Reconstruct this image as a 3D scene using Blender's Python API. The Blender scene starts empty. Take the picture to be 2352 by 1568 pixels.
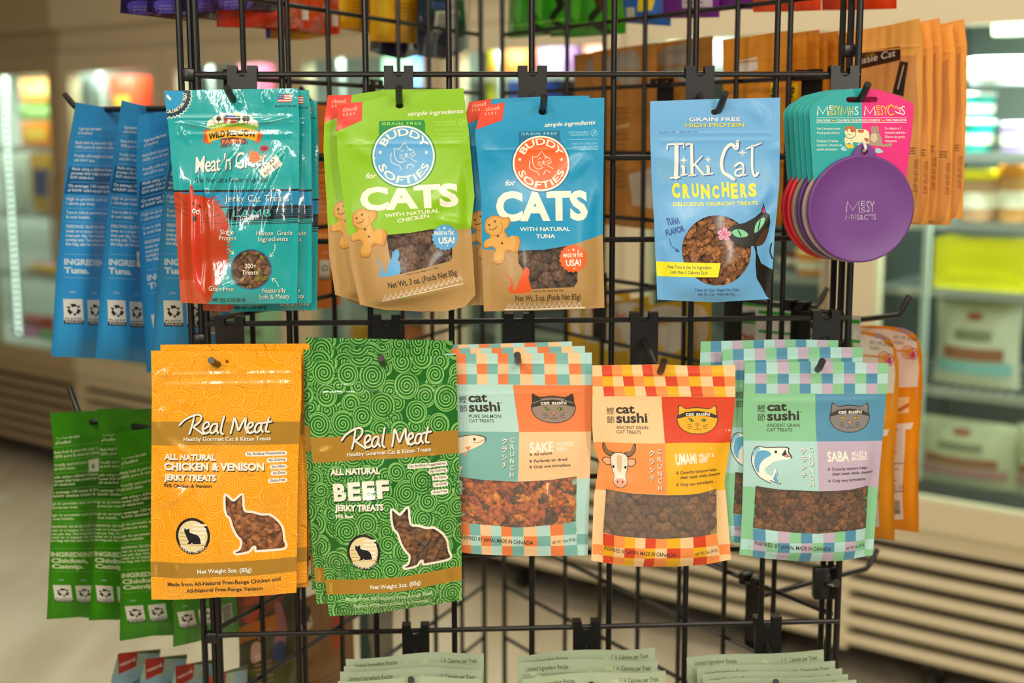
import bpy, bmesh, math, random
import numpy as np
from mathutils import Vector, Matrix
from mathutils.geometry import tessellate_polygon

# ------------------------------------------------------------------ camera, world, light, exposure
SC = bpy.context.scene
COL = SC.collection
PW, PH, FPX = 2352, 1568, 3000.0
PITCH, ROLL, CAMZ = .1564, .0026, 1.55
cam = bpy.data.objects.new('camera', bpy.data.cameras.new('camera'))
COL.objects.link(cam)
cam.location = (0, 0, CAMZ)
cam.matrix_world = Matrix.Translation((0, 0, CAMZ)) @ Matrix.Rotation(math.pi/2-PITCH, 4, 'X') @ Matrix.Rotation(-ROLL, 4, 'Z')
cam.data.sensor_width = 36.0
cam.data.lens = 36.0*FPX/PW
cam.data.clip_start = .02
cam.data.dof.use_dof = True
cam.data.dof.focus_distance = 1.135
cam.data.dof.aperture_fstop = 4.2
SC.camera = cam

SC.view_settings.view_transform = 'Standard'
SC.view_settings.look = 'None'
SC.view_settings.gamma = 1.0
SC.view_settings.use_curve_mapping = False
SC.view_settings.exposure = -.16

wd = bpy.data.worlds.new('store'); SC.world = wd; wd.use_nodes = True
wd.node_tree.nodes['Background'].inputs[0].default_value = (1.0, .91, .78, 1)
wd.node_tree.nodes['Background'].inputs[1].default_value = .14

def lamp(name, kind, loc, aim, power, col, **kw):
    l = bpy.data.lights.new(name, kind); o = bpy.data.objects.new(name, l); COL.objects.link(o)
    o.location = loc
    o.rotation_euler = (Vector(aim)-Vector(loc)).to_track_quat('-Z', 'Y').to_euler()
    l.energy = power; l.color = col
    for k, v in kw.items(): setattr(l, k, v)
    return o
WARM = (1.0, .91, .76)
for i, (x, y, p) in enumerate([(-1.1, -.5, 26), (1.2, -.6, 26), (0.1, -1.9, 30), (-.9, 1.6, 14), (1.0, 1.7, 14), (-2.6, 2.4, 42), (.4, 2.8, 24), (1.6, 2.2, 20)]):
    lamp('ceiling_light', 'AREA', (x, y, 3.0), (x, y+.25, 0), p*.62, WARM, shape='RECTANGLE', size=.95, size_y=.06)
for x, y, z in [(-.75, -.9, 2.75), (.1, -1.1, 2.8), (.95, -.8, 2.75), (-.3, -2.2, 2.8)]:
    lamp('track_spot', 'SPOT', (x, y, z), (0, 1.2, 1.35), 42, (1.0, .88, .7), spot_size=1.1, spot_blend=.7, shadow_soft_size=.05)

for x, y, z, p in [(-1.5, -1.2, 1.9, 13), (1.4, -1.3, 1.95, 13), (-.35, -1.6, 2.2, 8)]:  # added unseen strip lights behind the camera, for glints on the glossy pouches
    lamp('glint_strip_light', 'AREA', (x, y, z), (0, 1.2, 1.35), p, (1.0, .95, .86), shape='RECTANGLE', size=.10, size_y=1.1)

# ------------------------------------------------------------------ helpers
def ray(px, py):
    u, v = px-PW/2, PH/2-py
    c, s = math.cos(ROLL), math.sin(ROLL)
    u, v = u*c+v*s, -u*s+v*c
    return Vector((u/FPX, math.cos(PITCH)+v/FPX*math.sin(PITCH), -math.sin(PITCH)+v/FPX*math.cos(PITCH)))
EYE = Vector((0, 0, CAMZ))
def hit(px, py, P, n):
    d = ray(px, py)
    return EYE+d*((P-EYE).dot(n)/d.dot(n))

def lin(h):
    h = h.lstrip('#')
    out = []
    for i in (0, 2, 4):
        c = int(h[i:i+2], 16)/255
        out.append(c/12.92 if c <= .04045 else ((c+.055)/1.055)**2.4)
    return (*out, 1.0)

FIN = {  # roughness, coat, coat roughness, metallic, bump strength, bump scale
 'gloss': (.28, 1.0, .045, 0, .10, 60), 'satin': (.42, .22, .2, 0, .08, 70), 'matte': (.6, .05, .3, 0, .06, 160),
 'gold': (.36, .5, .12, .45, .12, 60), 'paint': (.40, .2, .2, 0, 0, 0), 'plain': (.6, 0, 0, 0, 0, 0),
 'steel': (.35, 0, 0, .8, .02, 200), 'rubber': (.5, 0, 0, 0, 0, 0), 'card': (.5, .1, .3, 0, 0, 0), 'chrome': (.15, 0, 0, 1, 0, 0),
 'kibble': (.75, 0, 0, 0, .8, 350), 'jerky': (.6, .1, .3, 0, .8, 220)}
MATS = {}
def M(col, fin='satin'):
    k = (col, fin)
    if k in MATS: return MATS[k]
    m = bpy.data.materials.new(fin+'_'+col.lstrip('#')); m.use_nodes = True
    nt = m.node_tree; b = nt.nodes['Principled BSDF']
    r, c, cr, me, bs, sc = FIN[fin]
    b.inputs['Base Color'].default_value = lin(col)
    b.inputs['Roughness'].default_value = r; b.inputs['Metallic'].default_value = me
    b.inputs['Coat Weight'].default_value = c; b.inputs['Coat Roughness'].default_value = cr
    if bs:
        tc = nt.nodes.new('ShaderNodeTexCoord'); nz = nt.nodes.new('ShaderNodeTexNoise'); bp = nt.nodes.new('ShaderNodeBump')
        nz.inputs['Scale'].default_value = sc; nz.inputs['Detail'].default_value = 4
        bp.inputs['Strength'].default_value = bs; bp.inputs['Distance'].default_value = .004 if fin not in ('kibble', 'jerky') else .002
        nt.links.new(tc.outputs['Object'], nz.inputs['Vector']); nt.links.new(nz.outputs['Fac'], bp.inputs['Height'])
        nt.links.new(bp.outputs['Normal'], b.inputs['Normal'])
        if c: nt.links.new(bp.outputs['Normal'], b.inputs['Coat Normal'])
        if fin in ('kibble', 'jerky'):
            mx = nt.nodes.new('ShaderNodeMix'); mx.data_type = 'RGBA'
            a = lin(col); mx.inputs['A'].default_value = (a[0]*.45, a[1]*.42, a[2]*.4, 1); mx.inputs['B'].default_value = (min(a[0]*1.7, 1), min(a[1]*1.6, 1), a[2]*1.5, 1)
            n2 = nt.nodes.new('ShaderNodeTexNoise'); n2.inputs['Scale'].default_value = sc*1.2; n2.inputs['Detail'].default_value = 3
            nt.links.new(tc.outputs['Object'], n2.inputs['Vector'])
            mr = nt.nodes.new('ShaderNodeMapRange'); mr.inputs['From Min'].default_value = .35; mr.inputs['From Max'].default_value = .65
            nt.links.new(n2.outputs['Fac'], mr.inputs['Value']); nt.links.new(mr.outputs['Result'], mx.inputs['Factor'])
            nt.links.new(mx.outputs['Result'], b.inputs['Base Color'])
    MATS[k] = m
    return m
def glow(col, power):
    k = (col, power)
    if k not in MATS:
        m = bpy.data.materials.new('light_'+col.lstrip('#')); m.use_nodes = True
        b = m.node_tree.nodes['Principled BSDF']
        b.inputs['Base Color'].default_value = lin(col); b.inputs['Emission Color'].default_value = lin(col); b.inputs['Emission Strength'].default_value = power
        MATS[k] = m
    return MATS[k]
def film(haze, tint='#ffffff', rough=.16):
    k = ('film', haze, tint, rough)
    if k not in MATS:
        m = bpy.data.materials.new('clear_film'); m.use_nodes = True; nt = m.node_tree; nt.nodes.clear()
        out = nt.nodes.new('ShaderNodeOutputMaterial'); tr = nt.nodes.new('ShaderNodeBsdfTransparent'); tr.inputs[0].default_value = lin(tint)
        gl = nt.nodes.new('ShaderNodeBsdfGlossy'); gl.inputs['Roughness'].default_value = rough
        df = nt.nodes.new('ShaderNodeBsdfDiffuse'); df.inputs[0].default_value = (.75, .72, .66, 1)
        lw = nt.nodes.new('ShaderNodeLayerWeight'); lw.inputs[0].default_value = .5
        pw = nt.nodes.new('ShaderNodeMath'); pw.operation = 'POWER'; pw.inputs[1].default_value = 4.0
        fr = nt.nodes.new('ShaderNodeMath'); fr.operation = 'MULTIPLY_ADD'; fr.inputs[1].default_value = .7; fr.inputs[2].default_value = .04
        m1 = nt.nodes.new('ShaderNodeMixShader'); m1.inputs[0].default_value = haze
        m2 = nt.nodes.new('ShaderNodeMixShader')
        L = nt.links.new
        L(lw.outputs['Facing'], pw.inputs[0]); L(pw.outputs[0], fr.inputs[0])
        L(tr.outputs[0], m1.inputs[1]); L(df.outputs[0], m1.inputs[2])
        L(fr.outputs[0], m2.inputs[0]); L(m1.outputs[0], m2.inputs[1]); L(gl.outputs[0], m2.inputs[2]); L(m2.outputs[0], out.inputs[0])
        MATS[k] = m
    return MATS[k]

def thing(name, label, cat, loc=(0, 0, 0), group=None, rotz=0):
    o = bpy.data.objects.new(name, None); COL.objects.link(o)
    o.location = loc; o.rotation_euler = (0, 0, rotz); o.empty_display_size = .02
    o['label'] = label; o['category'] = cat
    if group: o['group'] = group
    return o
def tag(o, label, cat, group=None):
    o['label'] = label; o['category'] = cat
    if group: o['group'] = group
    return o
def dup(root, loc, rotz=0, label=None, group=None, rot=None):
    r = root.copy(); COL.objects.link(r); r.location = loc
    r.rotation_euler = rot if rot else (0, 0, root.rotation_euler[2]+rotz)
    if label: r['label'] = label
    if group: r['group'] = group
    for ch in list(root.children):
        c = ch.copy(); COL.objects.link(c); c.parent = r
        for g in ch.children:
            d = g.copy(); COL.objects.link(d); d.parent = c
    return r

class MB:
    """collects shapes (world or local coordinates) into ONE mesh object"""
    def __init__(s): s.v = []; s.f = []; s.m = []; s.mats = []
    def mi(s, m):
        if m not in s.mats: s.mats.append(m)
        return s.mats.index(m)
    def add(s, vs, fs, m):
        o = len(s.v); s.v += [tuple(v) for v in vs]; k = s.mi(m)
        for f in fs: s.f.append(tuple(i+o for i in f)); s.m.append(k)
    def box(s, c, size, m, X=(1, 0, 0), Y=(0, 1, 0), Z=(0, 0, 1), bev=0):
        c = Vector(c); X, Y, Z = Vector(X), Vector(Y), Vector(Z); hx, hy, hz = [q/2 for q in size]
        if bev:
            bm = bmesh.new(); bmesh.ops.create_cube(bm, size=1)
            for v in bm.verts: v.co = Vector((v.co.x*2*hx, v.co.y*2*hy, v.co.z*2*hz))
            bmesh.ops.bevel(bm, geom=bm.edges[:], offset=bev, segments=2, affect='EDGES', profile=.5)
            bm.verts.index_update()
            s.add([c+X*v.co.x+Y*v.co.y+Z*v.co.z for v in bm.verts], [[v.index for v in f.verts] for f in bm.faces], m); bm.free(); return
        vs = [c+X*(a*hx)+Y*(b*hy)+Z*(d*hz) for a in (-1, 1) for b in (-1, 1) for d in (-1, 1)]
        s.add(vs, [(0, 1, 3, 2), (4, 6, 7, 5), (0, 4, 5, 1), (2, 3, 7, 6), (0, 2, 6, 4), (1, 5, 7, 3)], m)
    def tube(s, pts, r, m, n=10, cap=True):
        P = [Vector(p) for p in pts]; rs = r if isinstance(r, (list, tuple)) else [r]*len(P)
        up = None; vs = []; fs = []
        for i, p in enumerate(P):
            t = (P[min(i+1, len(P)-1)]-P[max(i-1, 0)]).normalized()
            if up is None:
                up = Vector((0, 0, 1)) if abs(t.z) < .9 else Vector((1, 0, 0))
            a = (up-t*up.dot(t)).normalized(); b = t.cross(a); up = a
            for k in range(n):
                q = 2*math.pi*k/n; vs.append(p+(a*math.cos(q)+b*math.sin(q))*rs[i])
        for i in range(len(P)-1):
            for k in range(n):
                fs.append((i*n+k, i*n+(k+1) % n, (i+1)*n+(k+1) % n, (i+1)*n+k))
        if cap:
            fs.append(tuple(range(n-1, -1, -1))); fs.append(tuple((len(P)-1)*n+k for k in range(n)))
        s.add(vs, fs, m)
    def lathe(s, c, prof, m, n=24, axis=(0, 0, 1)):
        A = Vector(axis).normalized(); a = A.orthogonal().normalized(); b = A.cross(a); c = Vector(c); vs = []; fs = []
        for r, z in prof:
            for k in range(n):
                q = 2*math.pi*k/n; vs.append(c+A*z+(a*math.cos(q)+b*math.sin(q))*r)
        for i in range(len(prof)-1):
            for k in range(n): fs.append((i*n+k, i*n+(k+1) % n, (i+1)*n+(k+1) % n, (i+1)*n+k))
        fs.append(tuple(range(n-1, -1, -1))); fs.append(tuple((len(prof)-1)*n+k for k in range(n)))
        s.add(vs, fs, m)
    def prism(s, pts, O, X, Y, N, th, m, m2=None):
        """polygon pts (2D) in plane O,X,Y extruded by th along N"""
        O, X, Y, N = Vector(O), Vector(X), Vector(Y), Vector(N); n = len(pts)
        tr = tessellate_polygon([[Vector((p[0], p[1], 0)) for p in pts]])
        f0 = [O+X*p[0]+Y*p[1] for p in pts]; f1 = [q+N*th for q in f0]
        s.add(f1, tr, m); s.add(f0, [t[::-1] for t in tr], m2 or m)
        s.add(f0+f1, [(i, (i+1) % n, n+(i+1) % n, n+i) for i in range(n)], m2 or m)
    def build(s, name, parent=None, smooth=True, loc=None, ang=.6):
        me = bpy.data.meshes.new(name)
        base = Vector(loc) if loc is not None else Vector((0, 0, 0))
        me.from_pydata([tuple(Vector(v)-base) for v in s.v], [], s.f)
        for m in s.mats: me.materials.append(m)
        me.polygons.foreach_set('material_index', s.m); me.update()
        bm = bmesh.new(); bm.from_mesh(me); bmesh.ops.recalc_face_normals(bm, faces=bm.faces)
        bm.to_mesh(me); bm.free()
        if smooth:
            me.polygons.foreach_set('use_smooth', [True]*len(me.polygons))
            me.set_sharp_from_angle(angle=ang)
        o = bpy.data.objects.new(name, me); COL.objects.link(o)
        if parent is not None: o.parent = parent
        elif loc is not None: o.location = base
        return o
def struct(o): o['kind'] = 'structure'; return o

def catmull(p, closed=False, k=6):
    p = [np.array(q, float) for q in p]; n = len(p); out = []
    rng = range(n if closed else n-1)
    for i in rng:
        g = (lambda j: p[j % n]) if closed else (lambda j: p[max(0, min(n-1, j))])
        a, b, c, d = g(i-1), g(i), g(i+1), g(i+2)
        for q in range(k):
            t = q/k
            out.append(.5*((2*b)+(c-a)*t+(2*a-5*b+4*c-d)*t*t+(3*b-a-3*c+d)*t**3))
    if not closed: out.append(p[-1])
    return [tuple(q) for q in out]

# ---- lettering: Blender's own built-in typeface, triangulated once per string
_fc = bpy.data.curves.new('lettering', 'FONT'); _fo = bpy.data.objects.new('lettering', _fc)
GC = {}
def glyphs(txt, bold=0.0, shear=0.0, space=1.0):
    k = (txt, bold, shear, space)
    if k in GC: return GC[k]
    def run(s):
        _fc.body = s; _fc.size = 1; _fc.offset = bold; _fc.shear = shear; _fc.space_character = space; _fc.resolution_u = 3
        me = _fo.to_mesh(); me.calc_loop_triangles()
        v = np.empty(len(me.vertices)*3); me.vertices.foreach_get('co', v); v = v.reshape(-1, 3)[:, :2]
        t = np.empty(len(me.loop_triangles)*3, int); me.loop_triangles.foreach_get('vertices', t)
        r = v[t].reshape(-1, 3, 2); _fo.to_mesh_clear(); return r
    kh = ('cap', bold)
    if kh not in GC: h = run('H'); GC[kh] = (h[:, :, 1].min(), h[:, :, 1].max())
    y0, y1 = GC[kh]; r = run(txt).copy()
    r[:, :, 1] = (r[:, :, 1]-y0)/(y1-y0); x0, x1 = r[:, :, 0].min(), r[:, :, 0].max()
    r[:, :, 0] = (r[:, :, 0]-x0)/max(1e-6, x1-x0)
    GC[k] = r
    return r

def split(T, A, g):
    """split triangles T (n,3,2) at zero of g (n,3); returns T, A, sign"""
    pos = g > 1e-9; neg = g < -1e-9
    cr = pos.any(1) & neg.any(1)
    keepT, keepA, keepS = T[~cr], A[~cr], np.where(pos[~cr].any(1), 1, -1)
    if not cr.any(): return keepT, keepA, keepS
    t, a, gg = T[cr], A[cr], g[cr]
    side = gg > 0
    lonepos = side.sum(1) == 1
    lone = np.where(lonepos, side.argmax(1), (~side).argmax(1))
    idx = (lone[:, None]+np.arange(3)) % 3
    t = np.take_along_axis(t, idx[:, :, None].repeat(2, 2), 1); gg = np.take_along_axis(gg, idx, 1)
    def mid(i, j):
        f = gg[:, i]/(gg[:, i]-gg[:, j]); return t[:, i]+(t[:, j]-t[:, i])*f[:, None]
    ab, ac = mid(0, 1), mid(0, 2)
    s0 = np.where(gg[:, 0] > 0, 1, -1)
    T2 = np.concatenate([keepT, np.stack([t[:, 0], ab, ac], 1), np.stack([ab, t[:, 1], t[:, 2]], 1), np.stack([ab, t[:, 2], ac], 1)])
    A2 = np.concatenate([keepA, a, a, a]); S2 = np.concatenate([keepS, s0, -s0, -s0])
    return T2, A2, S2

def inpoly(P, poly):
    x, y = P[:, 0], P[:, 1]; r = np.zeros(len(P), bool); n = len(poly)
    for i in range(n):
        (x0, y0), (x1, y1) = poly[i], poly[(i+1) % n]
        if y0 == y1: continue
        c = ((y0 > y) != (y1 > y)) & (x < (x1-x0)*(y-y0)/(y1-y0)+x0)
        r ^= c
    return r
def tess(pts, holes=()):
    polys = [[Vector((p[0], p[1], 0)) for p in pts]]+[[Vector((p[0], p[1], 0)) for p in h] for h in holes]
    flat = np.array([(v.x, v.y) for q in polys for v in q])
    tr = np.array(tessellate_polygon(polys), int).reshape(-1, 3)
    return flat[tr]
def circ(cx, cy, rx, ry=None, n=40, a0=0, a1=360):
    ry = rx if ry is None else ry
    full = abs(a1-a0) >= 360
    return [(cx+rx*math.cos(math.radians(a0+(a1-a0)*k/(n if full else n-1))), cy+ry*math.sin(math.radians(a0+(a1-a0)*k/(n if full else n-1)))) for k in range(n)]
def rrect(x0, y0, x1, y1, r, n=5):
    return circ(x1-r, y0+r, r, n=n, a0=-90, a1=0)+circ(x1-r, y1-r, r, n=n, a0=0, a1=90)+circ(x0+r, y1-r, r, n=n, a0=90, a1=180)+circ(x0+r, y0+r, r, n=n, a0=180, a1=270)
def starp(cx, cy, r, k=5, q=.42, a=-90):
    return [(cx+(r if i % 2 == 0 else r*q)*math.cos(math.radians(a+180*i/k)), cy+(r if i % 2 == 0 else r*q)*math.sin(math.radians(a+180*i/k))) for i in range(2*k)]

STEP = .00005
class Sheet:
    """printed flexible pouch: outline and print are read off the picture onto a real plane, then puffed and creased"""
    def __init__(s, P0, n, left, right, top, bot, K=(0, 0, 1), base='#ffffff', fin='satin', puff=.010, backpuff=None, t0=.14, m=.05,
                 zips=(), folds=(), common=None, cell=.003, wav=.0004, seed=0, back=None, bulge=.75, F=None, bare=False, crease=1.5):
        s.bare = bare
        s.F = F; s.extra = {}; s.cur = None
        s.P0 = Vector(P0); s.n = Vector(n).normalized(); s.K = K; s.fin = fin; s.base = base; s.back = back or base
        s.r = Vector((0, 0, 1)).cross(s.n).normalized(); s.u = s.n.cross(s.r)
        s.puff = puff; s.bp = puff*.8 if backpuff is None else backpuff; s.t0 = t0; s.m = m; s.zips = zips; s.common = common; s.wav = wav; s.bulge = bulge
        s.rng = random.Random(seed)
        L = [s.loc(p) for p in left]; R = [s.loc(p) for p in right]; Tp = [s.loc(p) for p in top]; B = [s.loc(p) for p in bot]
        s.Lx = np.array(sorted(L, key=lambda q: q[1])); s.Rx = np.array(sorted(R, key=lambda q: q[1]))
        s.Tx = np.array(sorted(Tp)); s.Bx = np.array(sorted(B))
        allp = np.array(L+R+Tp+B); s.lo = allp.min(0); s.hi = allp.max(0)
        nx = max(2, int(round((s.hi[0]-s.lo[0])/cell))); ny = max(2, int(round((s.hi[1]-s.lo[1])/cell)))
        xs = list(np.linspace(s.lo[0]-1e-4, s.hi[0]+1e-4, nx+1)); ys = list(np.linspace(s.lo[1]-1e-4, s.hi[1]+1e-4, ny+1))
        xs += list(s.Tx[1:-1, 0])+list(s.Bx[1:-1, 0]); ys += list(s.Lx[1:-1, 1])+list(s.Rx[1:-1, 1])
        b0, b1 = s.lo[1], s.hi[1]
        for z, amp, w in zips:
            for q in (-1.6, -.8, 0, .8, 1.6): ys.append(b0+(b1-b0)*z+q*w)
        def clean(v, e=4e-4):
            v = sorted(v); o = [v[0]]
            for q in v[1:]:
                if q-o[-1] > e: o.append(q)
            return np.array(o)
        s.xs, s.ys = clean(xs), clean(ys)
        s.folds = [(np.array(s.loc(f[0])), np.array(s.loc(f[1])), f[2], f[3]*crease) for f in folds]
        s.sines = [(s.rng.uniform(40, 140)*math.cos(q), s.rng.uniform(40, 140)*math.sin(q), s.rng.uniform(0, 6)) for q in [s.rng.uniform(0, 6.28) for _ in range(7)]]
        s.T = []; s.A = []; s.cols = []; s.wins = []; s.holes = []
        s.grid()
    def loc(s, p, raw=False):
        x, y = p if raw else (s.K[0]+p[0]/s.K[2], s.K[1]+p[1]/s.K[2])
        q = hit(x, y, s.P0, s.n)-s.P0
        return (q.dot(s.r), -q.dot(s.u))
    def locs(s, P):
        """vectorised loc for (n,2)"""
        x = s.K[0]+P[:, 0]/s.K[2]-PW/2; y = PH/2-(s.K[1]+P[:, 1]/s.K[2])
        c, q = math.cos(ROLL), math.sin(ROLL); u = (x*c+y*q)/FPX; v = (-x*q+y*c)/FPX
        D = np.stack([u, math.cos(PITCH)+v*math.sin(PITCH), -math.sin(PITCH)+v*math.cos(PITCH)], 1)
        n = np.array(s.n); E = np.array(EYE); p0 = np.array(s.P0)
        H = E+D*(((p0-E)@n)/(D@n))[:, None]-p0
        return np.stack([H@np.array(s.r), -(H@np.array(s.u))], 1)
    def st(s, a, b):
        l = np.interp(b, s.Lx[:, 1], s.Lx[:, 0]); r = np.interp(b, s.Rx[:, 1], s.Rx[:, 0])
        t = np.interp(a, s.Tx[:, 0], s.Tx[:, 1]); q = np.interp(a, s.Bx[:, 0], s.Bx[:, 1])
        return np.clip((a-l)/(r-l), 0, 1), np.clip((b-t)/(q-t), 0, 1)
    def grid(s):
        a, b = np.meshgrid(s.xs, s.ys)
        S, T = s.st(a, b)
        e = np.clip((S-s.m)/(1-2*s.m), 0, 1); e = np.sin(np.pi*e)**.75
        h = np.clip((T-s.t0)/(s.bulge-s.t0), 0, 1); h = h*h*(3-2*h)
        q = np.clip((T-.90)/.10, 0, 1); h = h*(1-.75*q*q)
        c = s.common(S, T) if s.common else 0*S
        P = e*h
        w = sum(np.sin(kx*a+ky*b+ph) for kx, ky, ph in s.sines)*s.wav
        w = w*(.25+.75*np.minimum(1, P*2))
        for z, amp, wd_ in s.zips:
            bz = s.lo[1]+(s.hi[1]-s.lo[1])*z
            w = w+amp*np.exp(-((b-bz)/wd_)**2)*(np.clip(e*4, 0, 1))
        for p, q2, wd_, amp in s.folds:
            d = q2-p; L2 = d@d; k = np.clip(((a-p[0])*d[0]+(b-p[1])*d[1])/L2, 0, 1)
            dist = np.hypot(a-p[0]-k*d[0], b-p[1]-k*d[1])
            w = w+amp*np.exp(-(dist/wd_)**2)*np.sin(np.pi*np.clip(k, .04, .96))**.5
        s.dF = c+s.puff*P+w
        s.dB = c-s.bp*P-.0004+np.minimum(.4*w, w)
        s.gF = (np.gradient(s.dF, s.xs, axis=1), np.gradient(s.dF, s.ys, axis=0))
        s.gB = (np.gradient(s.dB, s.xs, axis=1), np.gradient(s.dB, s.ys, axis=0))
    def samp(s, G, a, b):
        i = np.clip(np.searchsorted(s.xs, a)-1, 0, len(s.xs)-2); j = np.clip(np.searchsorted(s.ys, b)-1, 0, len(s.ys)-2)
        f = (a-s.xs[i])/(s.xs[i+1]-s.xs[i]); g = (b-s.ys[j])/(s.ys[j+1]-s.ys[j])
        return (G[j, i]*(1-f)+G[j, i+1]*f)*(1-g)+(G[j+1, i]*(1-f)+G[j+1, i+1]*f)*g
    def pos(s, a, b, off=0, G=None):
        d = s.samp(s.dF if G is None else G, a, b)+off
        return np.array(s.P0)+a[:, None]*np.array(s.r)-b[:, None]*np.array(s.u)+d[:, None]*np.array(s.n)
    # ---- print
    def put(s, T, col, layer, fin=None):
        k = M(col, fin or s.fin)
        if k not in s.cols: s.cols.append(k)
        T = np.asarray(T, float)
        if s.F: T = s.F(T.reshape(-1, 2)).reshape(-1, 3, 2)
        P = s.locs(T.reshape(-1, 2)).reshape(-1, 3, 2)
        if s.cur: s.extra.setdefault(s.cur, []).append((P, np.tile([s.cols.index(k), layer], (len(P), 1)).astype(float))); return
        s.T.append(P); s.A.append(np.tile([s.cols.index(k), layer], (len(P), 1)).astype(float))
    def P(s, pts, col, layer=1, smooth=False, holes=(), fin=None, k=5):
        s.put(tess(catmull(pts, True, k) if smooth else pts, holes), col, layer, fin)
    def R(s, x0, y0, x1, y1, col, layer=1, fin=None): s.P([(x0, y0), (x1, y0), (x1, y1), (x0, y1)], col, layer, fin=fin)
    def C(s, cx, cy, rx, ry, col, layer=1, n=40, fin=None): s.P(circ(cx, cy, rx, ry, n), col, layer, fin=fin)
    def ring(s, cx, cy, rx, ry, w, col, layer=1, n=48): s.P(circ(cx, cy, rx, ry, n), col, layer, holes=[circ(cx, cy, rx-w, ry-w, n)])
    def S(s, pts, w, col, layer=2, smooth=True, closed=False, taper=False, k=5, fin=None):
        if smooth and len(pts) > 2: pts = catmull(pts, closed, k)
        p = np.array(pts, float)
        if closed: p = np.concatenate([p, p[:1]])
        n = len(p); tg = np.gradient(p, axis=0) if n > 2 else np.array([p[1]-p[0]]*2)
        if closed: tg[0] = tg[-1] = p[1]-p[-2]
        tg /= np.maximum(1e-9, np.hypot(*tg.T))[:, None]; nm = np.stack([-tg[:, 1], tg[:, 0]], 1)
        ww = np.full(n, w/2.)
        if taper: ww = w/2.*np.sin(np.pi*np.linspace(.08, .92, n))**.6
        a, b = p+nm*ww[:, None], p-nm*ww[:, None]
        T = [np.stack([a[:-1], b[:-1], b[1:]], 1), np.stack([a[:-1], b[1:], a[1:]], 1)]
        if not closed and not taper:
            for q in (p[0], p[-1]): T.append(tess(circ(q[0], q[1], w/2., n=8)))
        s.put(np.concatenate(T), col, layer, fin)
    def Tx_(s, txt, x0, y0, x1, y1, h, bold, shear, space):
        g = glyphs(txt, bold, shear, space); e = np.array([x1-x0, y1-y0], float); L = np.hypot(*e); e1 = e/L; up = np.array([e1[1], -e1[0]])
        return np.array([x0, y0])+g[:, :, :1]*e+g[:, :, 1:]*h*up
    def W(s, txt, x0, y0, x1, y1, h, col, bold=0.0, layer=4, shear=0.0, space=1.0, sh=None, shc='#222222', fin=None, f=None):
        T = s.Tx_(txt, x0, y0, x1, y1, h, bold, shear, space)
        if f is not None: T = f(T)
        if sh: s.put(T+np.array(sh), shc, layer-1, fin)
        s.put(T, col, layer, fin)
    def arc(s, txt, cx, cy, r, a0, a1, h, col, bold=0.0, layer=4, ry=None, inside=False):
        """text around a circle, angles in degrees clockwise from east (image axes)"""
        g = glyphs(txt, bold, 0, 1.0); q = np.radians(a0+(a1-a0)*g[:, :, 0]); rr = r+g[:, :, 1]*h*(-1 if inside else 1)
        k = (ry or r)/r
        s.put(np.stack([cx+rr*np.cos(q), cy+rr*np.sin(q)*k], 2), col, layer)
    # ---- openings
    def window(s, pts, smooth=False, k=4): 
        p = catmull(pts, True, k) if smooth else pts
        if s.F: p = [tuple(q) for q in s.F(np.array(p, float))]
        s.wins.append(p); return p
    def hole(s, x, y, rx, ry=None): s.holes.append(circ(x, y, rx, ry or rx, 16))
    def cutgrid(s, T, A):
        for ax, lines in ((0, s.xs), (1, s.ys)):
            for c in lines:
                T, A, _ = split(T, A, T[:, :, ax]-c)
        for g in (lambda q: q[:, :, 0]-np.interp(q[:, :, 1], s.Lx[:, 1], s.Lx[:, 0]), lambda q: np.interp(q[:, :, 1], s.Rx[:, 1], s.Rx[:, 0])-q[:, :, 0],
                  lambda q: q[:, :, 1]-np.interp(q[:, :, 0], s.Tx[:, 0], s.Tx[:, 1]), lambda q: np.interp(q[:, :, 0], s.Bx[:, 0], s.Bx[:, 1])-q[:, :, 1]):
            T, A, sg = split(T, A, g(T)); T, A = T[sg > 0], A[sg > 0]
        return T, A
    def cuthole(s, T, A, poly, maxlayer=3.5):
        poly = np.array(poly); lo, hi = poly.min(0)-1e-6, poly.max(0)+1e-6
        near = (T.max(1) > lo).all(1) & (T.min(1) < hi).all(1) & (A[:, 1] <= maxlayer)
        t, a = T[near], A[near]; n = len(poly)
        for i in range(n):
            p, q = poly[i], poly[(i+1) % n]; e = q-p; L = np.hypot(*e)
            if L < 1e-9: continue
            m = ((t.max(1) > np.minimum(p, q)-1e-5) & (t.min(1) < np.maximum(p, q)+1e-5)).all(1)
            g = ((t[m][:, :, 0]-p[0])*e[1]-(t[m][:, :, 1]-p[1])*e[0])/L
            t2, a2, _ = split(t[m], a[m], g); t = np.concatenate([t[~m], t2]); a = np.concatenate([a[~m], a2])
        keep = ~inpoly(t.mean(1), poly)
        return np.concatenate([T[~near], t[keep]]), np.concatenate([A[~near], a[keep]])
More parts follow.
